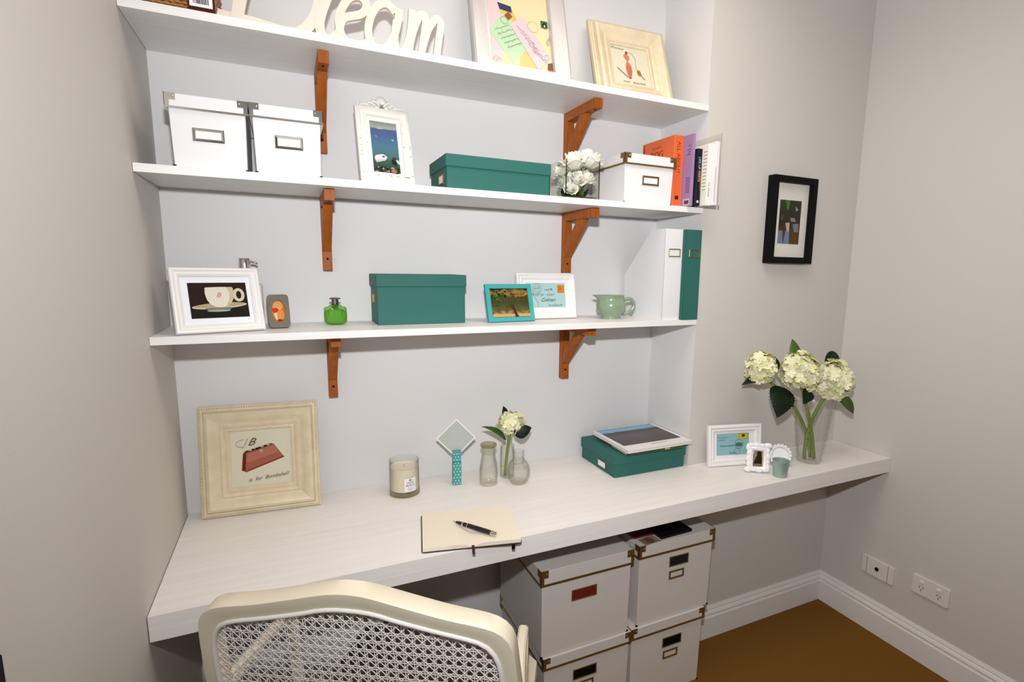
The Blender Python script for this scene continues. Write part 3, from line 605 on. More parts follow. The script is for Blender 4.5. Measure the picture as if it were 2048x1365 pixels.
holder('white magazine file with a slanted side, left of the teal one', 1.4505, 1.5275, -.254, -.02, .310, boxwhite, brass)
holder('teal magazine file against the alcove corner', 1.5285, 1.5985, -.266, -.03, .310, teal_m, brass)
# ------------------------------------------------------------------ books
def book(label, x0, x1, y, d, h, m, group='upright books on the middle shelf', tilt=0, spine=None):
    w = x1-x0; t = thing('book', label, 'book', (x0, y, T2+.0003), group=group, ry=tilt); c = min(.0018, w*.2)
    mb = MB(); mb.box(0, c, 0, d, 0, h); mb.box(w-c, w, 0, d, 0, h); mb.box(c, w-c, 0, .0025, 0, h); mb.build('cover', m, t, bevel=.0005, seg=1)
    bbox('pages', c, w-c, .0026, d-.003, .003, h-.003, pagecol, t, 0); return t
orange = mat('orange_cover', (.68, .13, .03), .45)
t = book('tall orange hardback with red lettering behind the white box', 1.487, 1.5265, -.232, .18, .234, orange)
lettering('spine_lettering', 'ALL ABOUT', .021, flat(190, 30, 20), t, (.020, -.0003, .162), rot=(PI/2, PI/2, 0), sx=.95)
lettering('cover_lettering', 'DOG', .032, flat(160, 25, 18), t, (-.0003, .095, .183), rot=(PI/2, 0, -PI/2))
lettering('cover_lettering', 'ALL ABOUT', .010, flat(190, 60, 30), t, (-.0003, .095, .208), rot=(PI/2, 0, -PI/2))
MB().box(-.0004, 0, .168, .174, .005, .229).build('cover_band', flat(190, 30, 20), t); MB().box(.012, .027, -.0005, 0, .025, .037).build('publisher_mark', flat(80, 30, 20), t)
lilac = mat('lilac_cover', (.33, .20, .38), .45)
t = book('thin lilac paperback between the orange and black books', 1.5275, 1.5355, -.281, .17, .233, lilac)
mb = MB()
for i in range(9): mb.box(-.0004, 0, .010, .030, .045+i*.006, .0475+i*.006)
for i, zz in enumerate((.168, .176, .184, .196)): mb.box(-.0004, 0, .012, .03-.004*(i % 2), zz, zz+.003)
mb.build('back_text', flat(110, 75, 120), t); MB().box(-.0004, 0, .006, .04, .004, .026).build('barcode_panel', flat(205, 185, 205), t)
mb = MB()
for i in range(8): mb.box(-.0007, -.0003, .010+i*.003, .0115+i*.003+.0006*(i % 3), .008, .020)
mb.build('barcode', black_m, t)
t = book('black paperback with white lettering among the upright books', 1.5365, 1.5565, -.293, .13, .184, mat('black_cover', (.006, .006, .012), .5, spec=.2))
lettering('spine_lettering', 'LIFE UP PARTS', .0125, flat(205, 200, 205), t, (.010, -.0003, .118), rot=(PI/2, PI/2, 0)); MB().box(.006, .014, -.0005, 0, .010, .018).build('publisher_mark', flat(220, 220, 225), t); MB().box(.015, .0195, -.0004, 0, .05, .11).build('spine_picture', flat(140, 80, 25), t)
cream_cover = mat('ivory_cover', (.76, .73, .66), .5)
t = book('ivory paperback right of the black book', 1.5575, 1.5735, -.321, .15, .196, cream_cover)
mb = MB()
for i in range(12): mb.box(-.0004, 0, .006, .022, .05+i*.011, .0525+i*.011)
mb.build('back_text', flat(150, 150, 140), t); lettering('spine_lettering', 'THE  READER', .008, flat(120, 115, 110), t, (.009, -.0003, .052), rot=(PI/2, PI/2, 0))
t = book('white pamphlet folder at the right end of the books', 1.5745, 1.5885, -.338, .16, .202, mat('pinkish_white_cover', (.78, .74, .76), .5)); MB().box(.0005, .002, -.0006, 0, .01, .12).build('spine_line', flat(190, 120, 110), t)
t = thing('plastic_sleeve', 'clear plastic sleeve standing between the last book and the wall', 'plastic sleeve', (1.5905, -.345, T2+.0003))
sleeve = glassy('sleeve_plastic', (.985, .985, .975), (.85, .83, .78), rough=.15, ior=1.25)
for i in (0, .003): bbox('sheet', i, i+.0005, 0, .20, 0, .228, sleeve, t, 0)
bbox('welded_edge', 0, .0035, .0, .003, 0, .228, mat('sleeve_edge', (.68, .65, .6), .4), t, 0)
# ------------------------------------------------------------------ wicker basket and word sign on the top shelf
t = thing('wicker_basket', 'honey-brown wicker basket at the left end of the top shelf', 'basket', (.105, -.245, T1))
wick = mat('wicker', (.42, .19, .05), .55, noise=((200, 200, 200), .2, (.26, .10, .02)))
bbox('lining', -.068, .068, .004, .18, 0, .12, mat('basket_inside', (.16, .07, .02), .8), t, .002); mb = MB()
for r in range(17):
    z = .004+r*.007; ph = PI*(r % 2)
    pts = [(-.07+.14*i/40, .001-.0022*math.sin(i*PI/2+ph+.8), z) for i in range(41)]; mb.tube(pts, .0034, 6)
    for s in (-1, 1): mb.tube([(s*(.0695+.0022*math.sin(i*PI/2+ph)), .004+.175*i/24, z) for i in range(25)], .0034, 5)
tag(mb.build('weave', wick, t, smooth=True), None, kind='stuff')
MB().tube([(-.071, .0, .123), (.071, .0, .123), (.071, .182, .123), (-.071, .182, .123)], .006, 8, closed=True).build('rim', wick, t, smooth=True)
lb = bbox('product_label', .021, .073, -.008, -.0065, .0, .062, flat(70, 22, 24), t, 0); bbox('barcode_panel', .025, .069, -.0086, -.0081, .012, .058, paper, lb, 0)
mb = MB(); rd = random.Random(2); x_ = .032
while x_ < .061: ww = rd.choice((.0008, .0014, .002)); mb.box(x_, x_+ww, -.009, -.0087, .018, .05); x_ += ww+rd.choice((.0008, .0014))
mb.build('barcode', black_m, lb)
t = thing('word_sign', 'cream wooden cut-out word Dream standing on the top shelf', 'sign', (0, -.19, T1))
dream = mat('pale_cream_wood', (.80, .70, .60), .5)
def dpt(u, v):           # metres from the sign's own grid: u along the word, v above the shelf
    return (u, v)
def stroke(name, pts, w):
    P = []
    for i in range(len(pts)-1):
        for j in range(5):
            s = j/5; a_, b_, c_, d_ = pts[max(i-1, 0)], pts[i], pts[i+1], pts[min(i+2, len(pts)-1)]
            f = lambda p0, p1, p2, p3: .5*((2*p1)+(-p0+p2)*s+(2*p0-5*p1+4*p2-p3)*s*s+(-p0+3*p1-3*p2+p3)*s**3)
            P.append((f(a_[0], b_[0], c_[0], d_[0]), f(a_[1], b_[1], c_[1], d_[1])))
    P.append(pts[-1]); return MB().ribbon(P, w, -.012, 0)
def letter(strokes, w=.019, name='letter'):
    mb = MB()
    for j, s in enumerate(strokes):
        m_ = stroke('s', s, w); N_ = len(m_.v)//4; m_.v = [(x, y+.0017*j+.0015*(i_ % N_)/N_, z) for i_, (x, y, z) in enumerate(m_.v)]; mb.add(m_.v, m_.f)
    mb.build(name, dream, t)
letter([[(.215, .006), (.228, .07), (.25, .15), (.27, .24)], [(.155, .03), (.19, .022), (.25, .020), (.32, .012), (.36, .022), (.395, .075), (.405, .15), (.385, .215), (.33, .245), (.25, .25), (.19, .22), (.18, .19)]], .026)
letter([[(.435, .15), (.415, .10), (.400, .055), (.402, .022), (.42, .010), (.444, .032)], [(.424, .12), (.455, .145), (.470, .135)]], .022)
letter([[(.444, .032), (.455, .068), (.500, .088), (.512, .112), (.497, .128), (.472, .12), (.452, .09), (.444, .055), (.455, .02), (.48, .010), (.51, .02), (.523, .04)]])
letter([[(.585, .108), (.565, .125), (.540, .115), (.522, .085), (.515, .05), (.522, .02), (.545, .010), (.57, .03), (.588, .075), (.596, .12)], [(.588, .09), (.582, .05), (.586, .018), (.603, .010), (.622, .03)]])
letter([[(.603, .010), (.622, .06), (.630, .125)], [(.618, .02), (.630, .07), (.650, .115), (.664, .112), (.662, .08), (.652, .02)], [(.654, .03), (.672, .085), (.694, .115), (.706, .105), (.700, .06), (.696, .02), (.712, .009), (.728, .02)]])
# ------------------------------------------------------------------ vessels
def vessel(name, label, cat, loc, parts, seg=40, group=None, rz=0):
    t = thing(name, label, cat, loc, rz, group=group)
    for nm, prof, m in parts: MB().lathe(prof, seg).build(nm, m, t, smooth=True, auto=.9)
    return t
# soap dispenser behind the teacup picture
t = thing('soap_dispenser', 'white soap dispenser with a chrome pump behind the teacup picture', 'soap dispenser', (.190, -.062, T3))
mb = MB(); mb.prism(rrect(.078, .116, .006, 4), -.039, .039); mb.build('bottle', mat('grey_white_ceramic', (.62, .60, .59), .35), t, bevel=.004)
MB().lathe([(0, .116), (.026, .116), (.026, .124), (.024, .126), (0, .126)], 28).build('collar', chrome, t, smooth=True, auto=.6)
MB().lathe([(.005, .126), (.005, .156)], 12).build('pump_stem', chrome, t, smooth=True)
MB().lathe([(0, .155), (.0095, .155), (.0095, .158), (.0145, .1585), (.0145, .184), (.0135, .1855), (0, .1855)], 28).build('pump_head', chrome, t, smooth=True, auto=.6)
MB().tube([(.012, 0, .176), (.026, -.001, .175), (.031, -.001, .170)], [.0032, .003, .0026], 8).build('spout', chrome, t, smooth=True)
# green ribbed bottle
gg = glassy('green_glass', (.56, .84, .36), (.02, .16, .006), rough=.05)
t = thing('scent_bottle', 'small green spiral-ribbed glass bottle with a metal neck', 'bottle', (.414, -.088, T3))
prof = [(0, .0015), (.021, .0015), (.026, .004), (.0295, .010), (.0300, .03), (.0298, .047), (.0285, .051), (.019, .0525), (.0175, .0555), (.0125, .058), (.0105, .060)]
n = 72; mb = MB(); vs = []
for i in range(n):
    for j, (r, z) in enumerate(prof):
        an = 2*PI*i/n; rr = r*(1+(.035*math.sin(12*an-z*170) if 3 <= j <= 5 else 0)); vs.append((rr*math.cos(an), rr*math.sin(an), z))
L = len(prof); 
# refine the ribbed wall
prof2 = [(.0295+.0005*math.sin(PI*k_/10), .010+.037*k_/10) for k_ in range(11)]
P2 = prof[:3]+prof2+prof[6:]; vs = []
for i in range(n):
    for j, (r, z) in enumerate(P2):
        an = 2*PI*i/n; rr = r*(1+(.045*math.sin(12*an-z*110) if 3 <= j <= 13 else 0)); vs.append((rr*math.cos(an), rr*math.sin(an), z))
L = len(P2); mb.add(vs, [(i*L+j, ((i+1) % n)*L+j, ((i+1) % n)*L+j+1, i*L+j+1) for i in range(n) for j in range(L-1)]); mb.build('glass_body', gg, t, smooth=True)
MB().lathe([(.0095, .058), (.0095, .073), (.0155, .0745), (.0158, .0765), (.012, .0785), (0, .079)], 28).build('metal_neck', mat('gunmetal', (.28, .26, .24), .25, 1), t, smooth=True, auto=.6)
# celadon jug
jugm = mat('celadon_glaze', (.19, .30, .205), .22, noise=((45, 45, 45), .3, (.25, .31, .19)), coat=.5)
t = thing('milk_jug', 'sage green glazed milk jug on the lowest shelf', 'jug', (1.316, -.142, T3), 0)
prof = [(0, .003), (.030, .003), (.032, 0), (.0345, .0), (.0350, .006), (.034, .010), (.043, .020), (.0505, .034), (.0525, .046), (.049, .058), (.0455, .066), (.0455, .074), (.0475, .0815), (.0455, .0815), (.043, .072), (.043, .06), (.047, .045), (.03, .012), (0, .010)]
sd = math.radians(162)
def spout(a_, z):
    da = (a_-sd+PI) % (2*PI)-PI; return 1+max(0, (z-.060)/.022)**1.6*.50*math.exp(-(da/.34)**2) if z > .06 else 1
MB().lathe(prof, 56, spout, cap=False).build('body', jugm, t, smooth=True, auto=1.2)
hd = math.radians(-20); H = [(.046, .064), (.058, .070), (.072, .069), (.081, .058), (.082, .044), (.075, .030), (.062, .020), (.044, .016)]
hp = []
for i in range(len(H)-1):
    for j in range(4): s = j/4; hp.append((H[i][0]*(1-s)+H[i+1][0]*s, H[i][1]*(1-s)+H[i+1][1]*s))
hp.append(H[-1]); MB().tube([(r*math.cos(hd), r*math.sin(hd), z) for r, z in hp], .0062, 10).build('handle', jugm, t, smooth=True)
# candle
t = thing('candle', 'cream scented candle in a clear glass tumbler on the desk', 'candle', (.597, -.095, DZ))
MB().lathe([(0, .0003), (.044, .0003), (.0465, .002), (.0465, .014), (.0455, .017), (.0455, .112), (.0448, .1135), (.0436, .112), (.0436, .018), (0, .017)], 56).build('glass_tumbler', glassy('tumbler_glass', (.992, .992, .985), (.62, .60, .48)), t, smooth=True, auto=.7)
MB().lathe([(0, .0175), (.0433, .0175), (.0433, .090), (.0415, .0885), (.03, .0875), (0, .0875)], 48).build('wax', mat('cream_wax', (.78, .72, .56), .5, sss=.2), t, smooth=True, auto=.7)
MB().tube([(0, 0, .087), (.001, 0, .096)], .0012, 6).build('wick', mat('wick', (.5, .45, .35), .9), t)
MB().lathe([(.0466, .001), (.0468, .002), (.0468, .013), (.0466, .0145)], 56, cap=False).build('base_ring', glassy('base_glass', (.80, .77, .62), (.35, .31, .17)), t, smooth=True)
mb = MB(); R0 = .0461; a0 = math.radians(-78); nn = 12; hw = .0185/R0
vs = [(R0*math.cos(a0-hw+2*hw*i/nn), R0*math.sin(a0-hw+2*hw*i/nn), z) for z in (.020, .064) for i in range(nn+1)]; mb.add(vs, [(i, i+1, i+nn+2, i+nn+1) for i in range(nn)]); lab = mb.build('label', mat('label_paper', (.82, .79, .80), .6), t)
def wrap(o, R_, a_, z):
    for v in o.data.vertices: x_, y_ = v.co.x, v.co.y; an = a_+x_/R_; v.co = (R_*math.cos(an), R_*math.sin(an), z+y_)
    o.location = (0, 0, 0); o.rotation_euler = (0, 0, 0)
for s_, z_, sz in (('PALM', .0485, .0088), ('BEACH', .0405, .0088)):
    wrap(lettering('brand_lettering', s_, sz, flat(70, 68, 80), lab, (0, 0, 0), ext=0), R0+.0003, a0, z_)
mb = MB(); mb.ribbon([(.004*math.cos(2*PI*i/14), .0575+.0035*math.sin(2*PI*i/14)) for i in range(15)], .0012, 0, 0)
for i in range(4): mb.ribbon([(-.003+.002*i, .0555), (.003-.002*i, .0595)], .0008, 0, 0)
for z_, l_ in ((.033, .008), (.029, .010), (.0255, .006)): mb.ribbon([(-l_+2*l_*i/8, z_) for i in range(9)], .0007, 0, 0)
mb.v = [((R0+.0003)*math.cos(a0+x/R0), (R0+.0003)*math.sin(a0+x/R0), z) for x, y, z in mb.v]; mb.build('label_print', flat(150, 145, 155), lab)
# milk bottle, square bottle, round textured bottle
bott = glassy('old_bottle_glass', (.993, .993, .98), (.62, .60, .46), rough=.04)
vessel('milk_bottle', 'small empty clear milk bottle on the desk', 'bottle', (.866, -.131, DZ), [('glass_body', [(0, .004), (.022, .0003), (.027, .0006), (.0295, .005), (.030, .03), (.030, .052), (.029, .066), (.026, .082), (.0225, .098), (.0215, .108), (.0215, .128), (.0225, .1295), (.0255, .131), (.0262, .1345), (.0255, .1385), (.022, .140), (.0195, .1385), (.0192, .110), (.021, .098), (.0265, .068), (.0275, .03), (.0265, .009), (0, .0075)], bott), ('rim_band', [(.0258, .1305), (.0268, .1345), (.0258, .139), (.0225, .1408)], glassy('rim_glass', (.80, .78, .62), (.35, .32, .16)))])
vessel('glass_bottle', 'tall clear glass bottle holding the single hydrangea', 'bottle', (.947, -.094, DZ), [('glass_body', [(0, .004), (.022, .0003), (.0245, .003), (.0245, .108), (.023, .114), (.017, .119), (.0155, .123), (.0155, .138), (.0175, .1395), (.0175, .143), (.0145, .143), (.0135, .138), (.0135, .123), (.0215, .111), (.0222, .006), (0, .0055)], bott)])
vessel('glass_bottle', 'round pebbled clear glass bottle with a short neck', 'bottle', (.962, -.160, DZ), [('glass_body', [(0, .003), (.024, .0003), (.027, .003), (.034, .014), (.039, .030), (.0395, .044), (.036, .060), (.028, .074), (.020, .082), (.018, .086), (.0185, .088), (.0185, .107), (.0195, .109), (.0195, .112), (.0170, .112), (.0162, .088), (.018, .083), (.033, .06), (.0365, .044), (.0355, .03), (.025, .008), (0, .006)], glassy('pebbled_glass', (.98, .98, .965), (.60, .60, .52), rough=.06, bump=(330, .5, .002)))])
# pale green pot
potm = mat('pale_green_tin', (.30, .42, .37), .4, .25, noise=((60, 60, 60), .25, (.34, .46, .41)))
vessel('small_pot', 'pale green metal pot in front of the round frame', 'pot', (1.836, -.470, DZ), [('body', [(0, .0005), (.0225, .0005), (.0235, .003), (.0278, .056), (.0288, .0575), (.0285, .0595), (.0268, .059), (.0225, .006), (0, .005)], potm)])
# large ribbed vase
VX, VY = 2.062, -.405
prof = [(0, .006), (.036, .0003), (.040, .002)]; n = 26
for i in range(n+1): s = i/n; prof.append((.0405+.0265*s**.85+.0018*math.sin(s*2*PI*9), .006+.236*s))
prof += [(.0655, .243)]+[(.0375+.0265*(1-i/8)**.85, .242-.226*i/8) for i in range(9)]+[(0, .012)]
vessel('glass_vase', 'tall clear ribbed glass vase with three hydrangeas', 'vase', (VX, VY, DZ), [('glass_body', prof, glassy('vase_glass', (.996, .997, .993), (.78, .78, .72), rough=.03))], 56)
# ------------------------------------------------------------------ flowers
petal_m = island('hydrangea_petals', [(.66, .66, .30), (.78, .76, .46), (.84, .82, .60), (.74, .74, .38), (.86, .84, .68)], .6)
def flower_head(c, R_, t, seed, squash=(1, 1, 1), n=84, size=.0225):
    rd = random.Random(seed); mb = MB(); mb.add(*sphere((c[0], c[1], c[2]), R_*.74*squash[0], R_*.74*squash[1], R_*.74*squash[2], 14, 9))
    for i in range(n):
        z = 1-2*(i+.5)/n
        if z < -.82: continue
        a_ = i*2.39996+rd.uniform(-.12, .12); r = math.sqrt(1-z*z); N_ = Vector((r*math.cos(a_), r*math.sin(a_), z)); P = Vector((N_.x*squash[0], N_.y*squash[1], N_.z*squash[2]))*R_*rd.uniform(.80, 1.02)+Vector(c)
        N_ = (N_+Vector((rd.uniform(-.5, .5), rd.uniform(-.5, .5), rd.uniform(-.5, .5)))).normalized(); T_ = N_.orthogonal().normalized(); B_ = N_.cross(T_); ro = rd.uniform(0, PI/2); s = size*rd.uniform(.8, 1.15)
        for q_ in range(4):
            an = ro+q_*PI/2; D = T_*math.cos(an)+B_*math.sin(an); E_ = N_.cross(D)
            f = lambda l, w_, u_: P+D*l*s+E_*w_*s+N_*u_*s
            mb.add([f(.02, 0, 0), f(.35, -.36, .10), f(.75, -.42, .16), f(1.0, 0, .02), f(.75, .42, .16), f(.35, .36, .10), f(.55, 0, .03)], [(0, 1, 6), (1, 2, 6), (2, 3, 6), (3, 4, 6), (4, 5, 6), (5, 0, 6)])
    return mb.build('flower_head', petal_m, t)
def leaf(t, base, tip, width, nrm, m, bend=.12, serr=11):
    A, B = Vector(base), Vector(tip); D = B-A; L = D.length; D.normalize(); N_ = Vector(nrm); N_ = (N_-D*N_.dot(D)).normalized(); E_ = D.cross(N_)
    n = serr*2; mid, lf, rt = [], [], []
    for i in range(n+1):
        s = i/n; w = width*(math.sin(PI*min(1, s**.75))**.8)*(1-.15*s); w *= (1.06 if i % 2 else .97); bd = -bend*L*(2*s-1)**2+bend*L*.5
        c = A+D*L*s+N_*bd; mid.append(c-N_*width*.10); lf.append(c-E_*w/2+N_*w*.08); rt.append(c+E_*w/2+N_*w*.08)
    V = mid+lf+rt; k_ = n+1; fs = []
    for i in range(n): fs += [(i, i+1, k_+i+1, k_+i), (i, 2*k_+i, 2*k_+i+1, i+1)]
    mb = MB(); mb.add(V, fs); o = mb.build('leaf', m, t, smooth=True); md = o.modifiers.new('thickness', 'SOLIDIFY'); md.thickness = .0006; return o
def bez(p0, p1, p2, n=10): return [Vector(p0)*(1-s)**2+Vector(p1)*2*s*(1-s)+Vector(p2)*s*s for s in [i/n for i in range(n+1)]]
def hydrangea(label, head, R_, squash, foot, mid, seed, leaves, group=None, n=84, size=.0215, rs=.0062):
    t = thing('hydrangea', label, 'flower', foot, group=group); f = Vector(foot); hl = Vector(head)-f
    MB().tube(bez((0, 0, 0), Vector(mid)-f, hl-Vector((0, 0, R_*.4))), rs, 8).build('stem', green_stem, t, smooth=True)
    flower_head(hl, R_, t, seed, squash, n, size)
    for b_, tp, w_, nr, m_ in leaves: leaf(t, Vector(b_)-f, Vector(tp)-f, w_, nr, m_)
    return t
G = 'hydrangeas in the ribbed vase'
hydrangea('pale green hydrangea at the left of the ribbed vase', (1.832, -.352, 1.108), .060, (.78, .9, 1), (VX+.012, VY+.004, DZ+.0135), (2.045, -.40, .95), 1,
  [((1.905, -.385, 1.045), (1.850, -.432, .945), .100, (-.35, -.8, .2), leaf_dark), ((1.88, -.36, 1.08), (1.77, -.33, 1.052), .05, (-.2, -.5, .8), leaf_dark), ((1.90, -.37, 1.10), (1.868, -.345, 1.165), .035, (-.4, -.9, 0), leaf_dark)], G)
hydrangea('pale green hydrangea in the middle of the ribbed vase', (1.958, -.415, 1.098), .069, (1, 1, 1), (VX+.014, VY-.012, DZ+.0135), (2.05, -.41, .92), 2,
  [((1.965, -.385, 1.13), (1.975, -.36, 1.212), .045, (-.4, -.9, .1), leaf_mid), ((2.01, -.42, 1.03), (1.965, -.44, .985), .05, (-.2, -.8, .4), leaf_dark), ((2.05, -.38, 1.11), (2.085, -.37, 1.14), .04, (-.1, -.7, .6), leaf_dark)], G, n=96)
hydrangea('pale green hydrangea at the right of the ribbed vase', (2.118, -.430, 1.058), .072, (1, 1, 1.05), (VX-.016, VY+.006, DZ+.0135), (2.02, -.405, .90), 3,
  [((2.13, -.39, 1.115), (2.215, -.38, 1.140), .070, (-.2, -.8, .3), leaf_dark), ((2.15, -.44, 1.0), (2.225, -.46, .925), .046, (-.3, -.8, .4), leaf_mid), ((2.19, -.42, 1.05), (2.255, -.40, 1.015), .035, (-.2, -.8, .5), leaf_mid)], G, n=96)
hydrangea('single small hydrangea in the tall clear bottle', (.955, -.106, .935), .047, (1.08, .9, .74), (.937, -.098, DZ+.0065), (.945, -.094, .84), 9,
  [((.944, -.100, .875), (.853, -.115, .938), .030, (.3, -.6, .7), leaf_mid), ((.965, -.112, .895), (1.024, -.125, .915), .050, (-.1, -.9, .3), leaf_dark), ((.945, -.08, .955), (.938, -.08, .987), .022, (0, -1, .1), leaf_dark)], None, n=46, size=.0155, rs=.0050)
# cube vase with white roses
CX, CY = 1.132, -.190
t = thing('glass_vase', 'square clear glass vase filled with white roses', 'vase', (CX, CY, T2))
cube_g = glassy('cube_glass', (.992, .992, .985), (.7, .7, .6)); s_, e = .058, .004
for x0, x1, y0, y1 in ((-s_, s_, -s_, -s_+e), (-s_, s_, s_-e, s_), (-s_, -s_+e, -s_+e, s_-e), (s_-e, s_, -s_+e, s_-e)): bbox('glass_side', x0, x1, y0, y1, 0, .115, cube_g, t, .0006)
bbox('glass_base', -s_+e, s_-e, -s_+e, s_-e, 0, .008, glassy('cube_base_glass', (.72, .70, .55), (.4, .38, .25)), t, 0)
for sx in (-1, 1):
    for sy in (-1, 1): MB().box(sx*s_-.0012, sx*s_+.0012, sy*s_-.0012, sy*s_+.0012, 0, .115).build('glass_edge', glassy('edge_glass', (.42, .41, .32), (.2, .19, .12)), t)
rose_m = mat('white_rose_petal', (.88, .87, .81), .6, noise=((30, 30, 30), .3, (.85, .85, .74)))
def rose(label, c, R_, tilt, foot, seed):
    R_ *= 1.45
    t = thing('rose', label, 'flower', foot, group='white roses in the square vase'); rd = random.Random(seed); mb = MB(); c = Vector(c)-Vector(foot)
    ax = Vector((math.cos(tilt[1])*math.sin(tilt[0]), math.sin(tilt[1])*math.sin(tilt[0]), math.cos(tilt[0]))); rot = Vector((0, 0, 1)).rotation_difference(ax).to_matrix()
    for ring_, (n_, r0, op, hh) in enumerate(((3, .18, .10, .95), (4, .34, .28, .95), (5, .52, .55, .88), (6, .70, .95, .72))):
        for p in range(n_):
            a0 = 2*PI*p/n_+ring_*.7+rd.uniform(-.15, .15); wd = 2*PI/n_*.72; V = []
            for j in range(6):
                s = j/5
                for i in range(7):
                    u = i/6*2-1; rr = R_*(r0*.45+r0*.75*math.sin(s*PI*.55)+op*.35*max(0, s-.55)); ang = a0+u*wd*(.55+.45*math.sin(PI*min(.93, s+.18)))
                    z = R_*(-.55+1.15*hh*s-.30*s*s*u*u-(op*.55*max(0, s-.7))); V.append(c+rot @ Vector((rr*math.cos(ang), rr*math.sin(ang), z)))
            mb.add(V, [(j*7+i, j*7+i+1, (j+1)*7+i+1, (j+1)*7+i) for j in range(5) for i in range(6)])
    o = mb.build('bloom', rose_m, t, smooth=True); md = o.modifiers.new('thickness', 'SOLIDIFY'); md.thickness = .0007
    bs = c-ax*R_*.55; MB().tube(bez((0, 0, 0), (bs+Vector((0, 0, -.01)))*.6, bs), .0022, 6).build('stem', leaf_mid, t, smooth=True)
    for p in range(4):
        an = 2*PI*p/4+seed; d = rot @ Vector((math.cos(an), math.sin(an), 0)); leaf(t, bs, bs+d*R_*.62+ax*R_*.62, R_*.30, ax, mat('sepal', (.07, .09, .015), .5) if p else mat('brown_sepal', (.16, .05, .01), .5), .1, 4)
    if seed in (4, 5, 6, 7):
        for p in range(2):
            an = seed*1.7+p*2.4; leaf(t, (0, 0, .004), (.026*math.cos(an), .026*math.sin(an)-.012, .026+.008*p), .024, (math.cos(an), -1, .4), leaf_dark if p else leaf_mid, .1, 6)
zb = T2+.0085
rose('white rose standing highest at the right of the square vase', (CX+.038, CY-.024, T2+.128), .036, (.25, -.5), (CX+.02, CY-.02, zb), 1)
rose('white rose standing at the left of the square vase', (CX-.018, CY-.028, T2+.118), .036, (.3, 3.6), (CX-.01, CY-.01, zb), 2)
rose('white rose drooping over the far left edge of the square vase', (CX-.038, CY+.018, T2+.094), .026, (.7, 2.9), (CX-.03, CY+.01, zb), 3)
rose('white rosebud inside the square vase at the lower left', (CX-.030, CY-.036, T2+.032), .018, (.9, -1.9), (CX-.012, CY-.005, zb), 4)
rose('white rose pressed against the front of the square vase', (CX-.004, CY-.032, T2+.066), .024, (.8, -1.7), (CX+.002, CY+.01, zb), 5)
rose('white rose inside the square vase at the right', (CX+.032, CY-.028, T2+.072), .024, (.7, -1.0), (CX+.03, CY+.014, zb), 6)
rose('white rose at the left side inside the square vase', (CX-.034, CY+.002, T2+.058), .020, (.9, 3.3), (CX-.02, CY+.02, zb), 7)
mb = MB(); rd = random.Random(3)
# ------------------------------------------------------------------ peg with card
t = thing('clothes_peg', 'turquoise polka-dot wooden peg standing on the desk', 'peg', (.768, -.094, DZ), -8)
pegm = mat('turquoise_peg', (.06, .32, .31), .5); mb = MB(); 
MB().prism([(-.0005, 0), (-.0085, 0), (-.0085, .085), (-.0075, .1), (-.006, .118), (-.0005, .118), (-.0005, .088), (-.002, .086), (-.0005, .084)], -.0138, .0138, Matrix.Rotation(PI/2, 4, 'Z')).build('front_half', pegm, t, bevel=.0006, seg=1)
MB().prism([(.0012, .118), (.006, .118), (.0125, .0), (.0045, 0)], -.0138, .0138, Matrix.Rotation(PI/2, 4, 'Z')).build('back_half', mat('turquoise_peg_back', (.02, .22, .18), .5), t, bevel=.0006, seg=1)
mb = MB(); 
for r in range(11):
    for c_ in range(2 if r % 2 else 3):
        x_ = -.0096+c_*.0096+(.0048 if r % 2 else 0); z_ = .006+r*.0102
        mb.prism([(x_+.0017*math.cos(2*PI*i/9), z_+.0017*math.sin(2*PI*i/9)) for i in range(9)], -.0089, -.0086)
mb.build('polka_dots', paper, t); MB().box(-.0139, .0139, -.0088, -.008, .0795, .081).build('groove', flat(20, 60, 60), t)
MB().tube([(-.0144, -.004, .075), (-.0144, .006, .07), (.0144, .006, .07), (.0144, -.004, .075)], .0012, 6).build('spring', mat('dark_spring', (.1, .09, .08), .4, .8), t)
t = thing('photo_card', 'square grey-green card held on its corner by the peg', 'card', (.768, -.0932, DZ+.0905), -8, 5)
hw = .0475; bd = math.radians(2); D4 = lambda r: [(r*math.sin(bd+i*PI/2)*1.02, hw*1.414+.0+r*math.cos(bd+i*PI/2)) for i in range(4)]
mb = MB(); mb.prism(D4(hw*1.36), -.0004, .0004); mb.build('card', mat('card_white', (.80, .80, .77), .6), t)
mb = MB(); mb.prism(D4(hw*1.24), -.0006, -.00042); mb.build('printed_panel', mat('card_grey_green', (.50, .53, .49), .6, noise=((700, 700, 700), .2, (.40, .44, .41))), t)
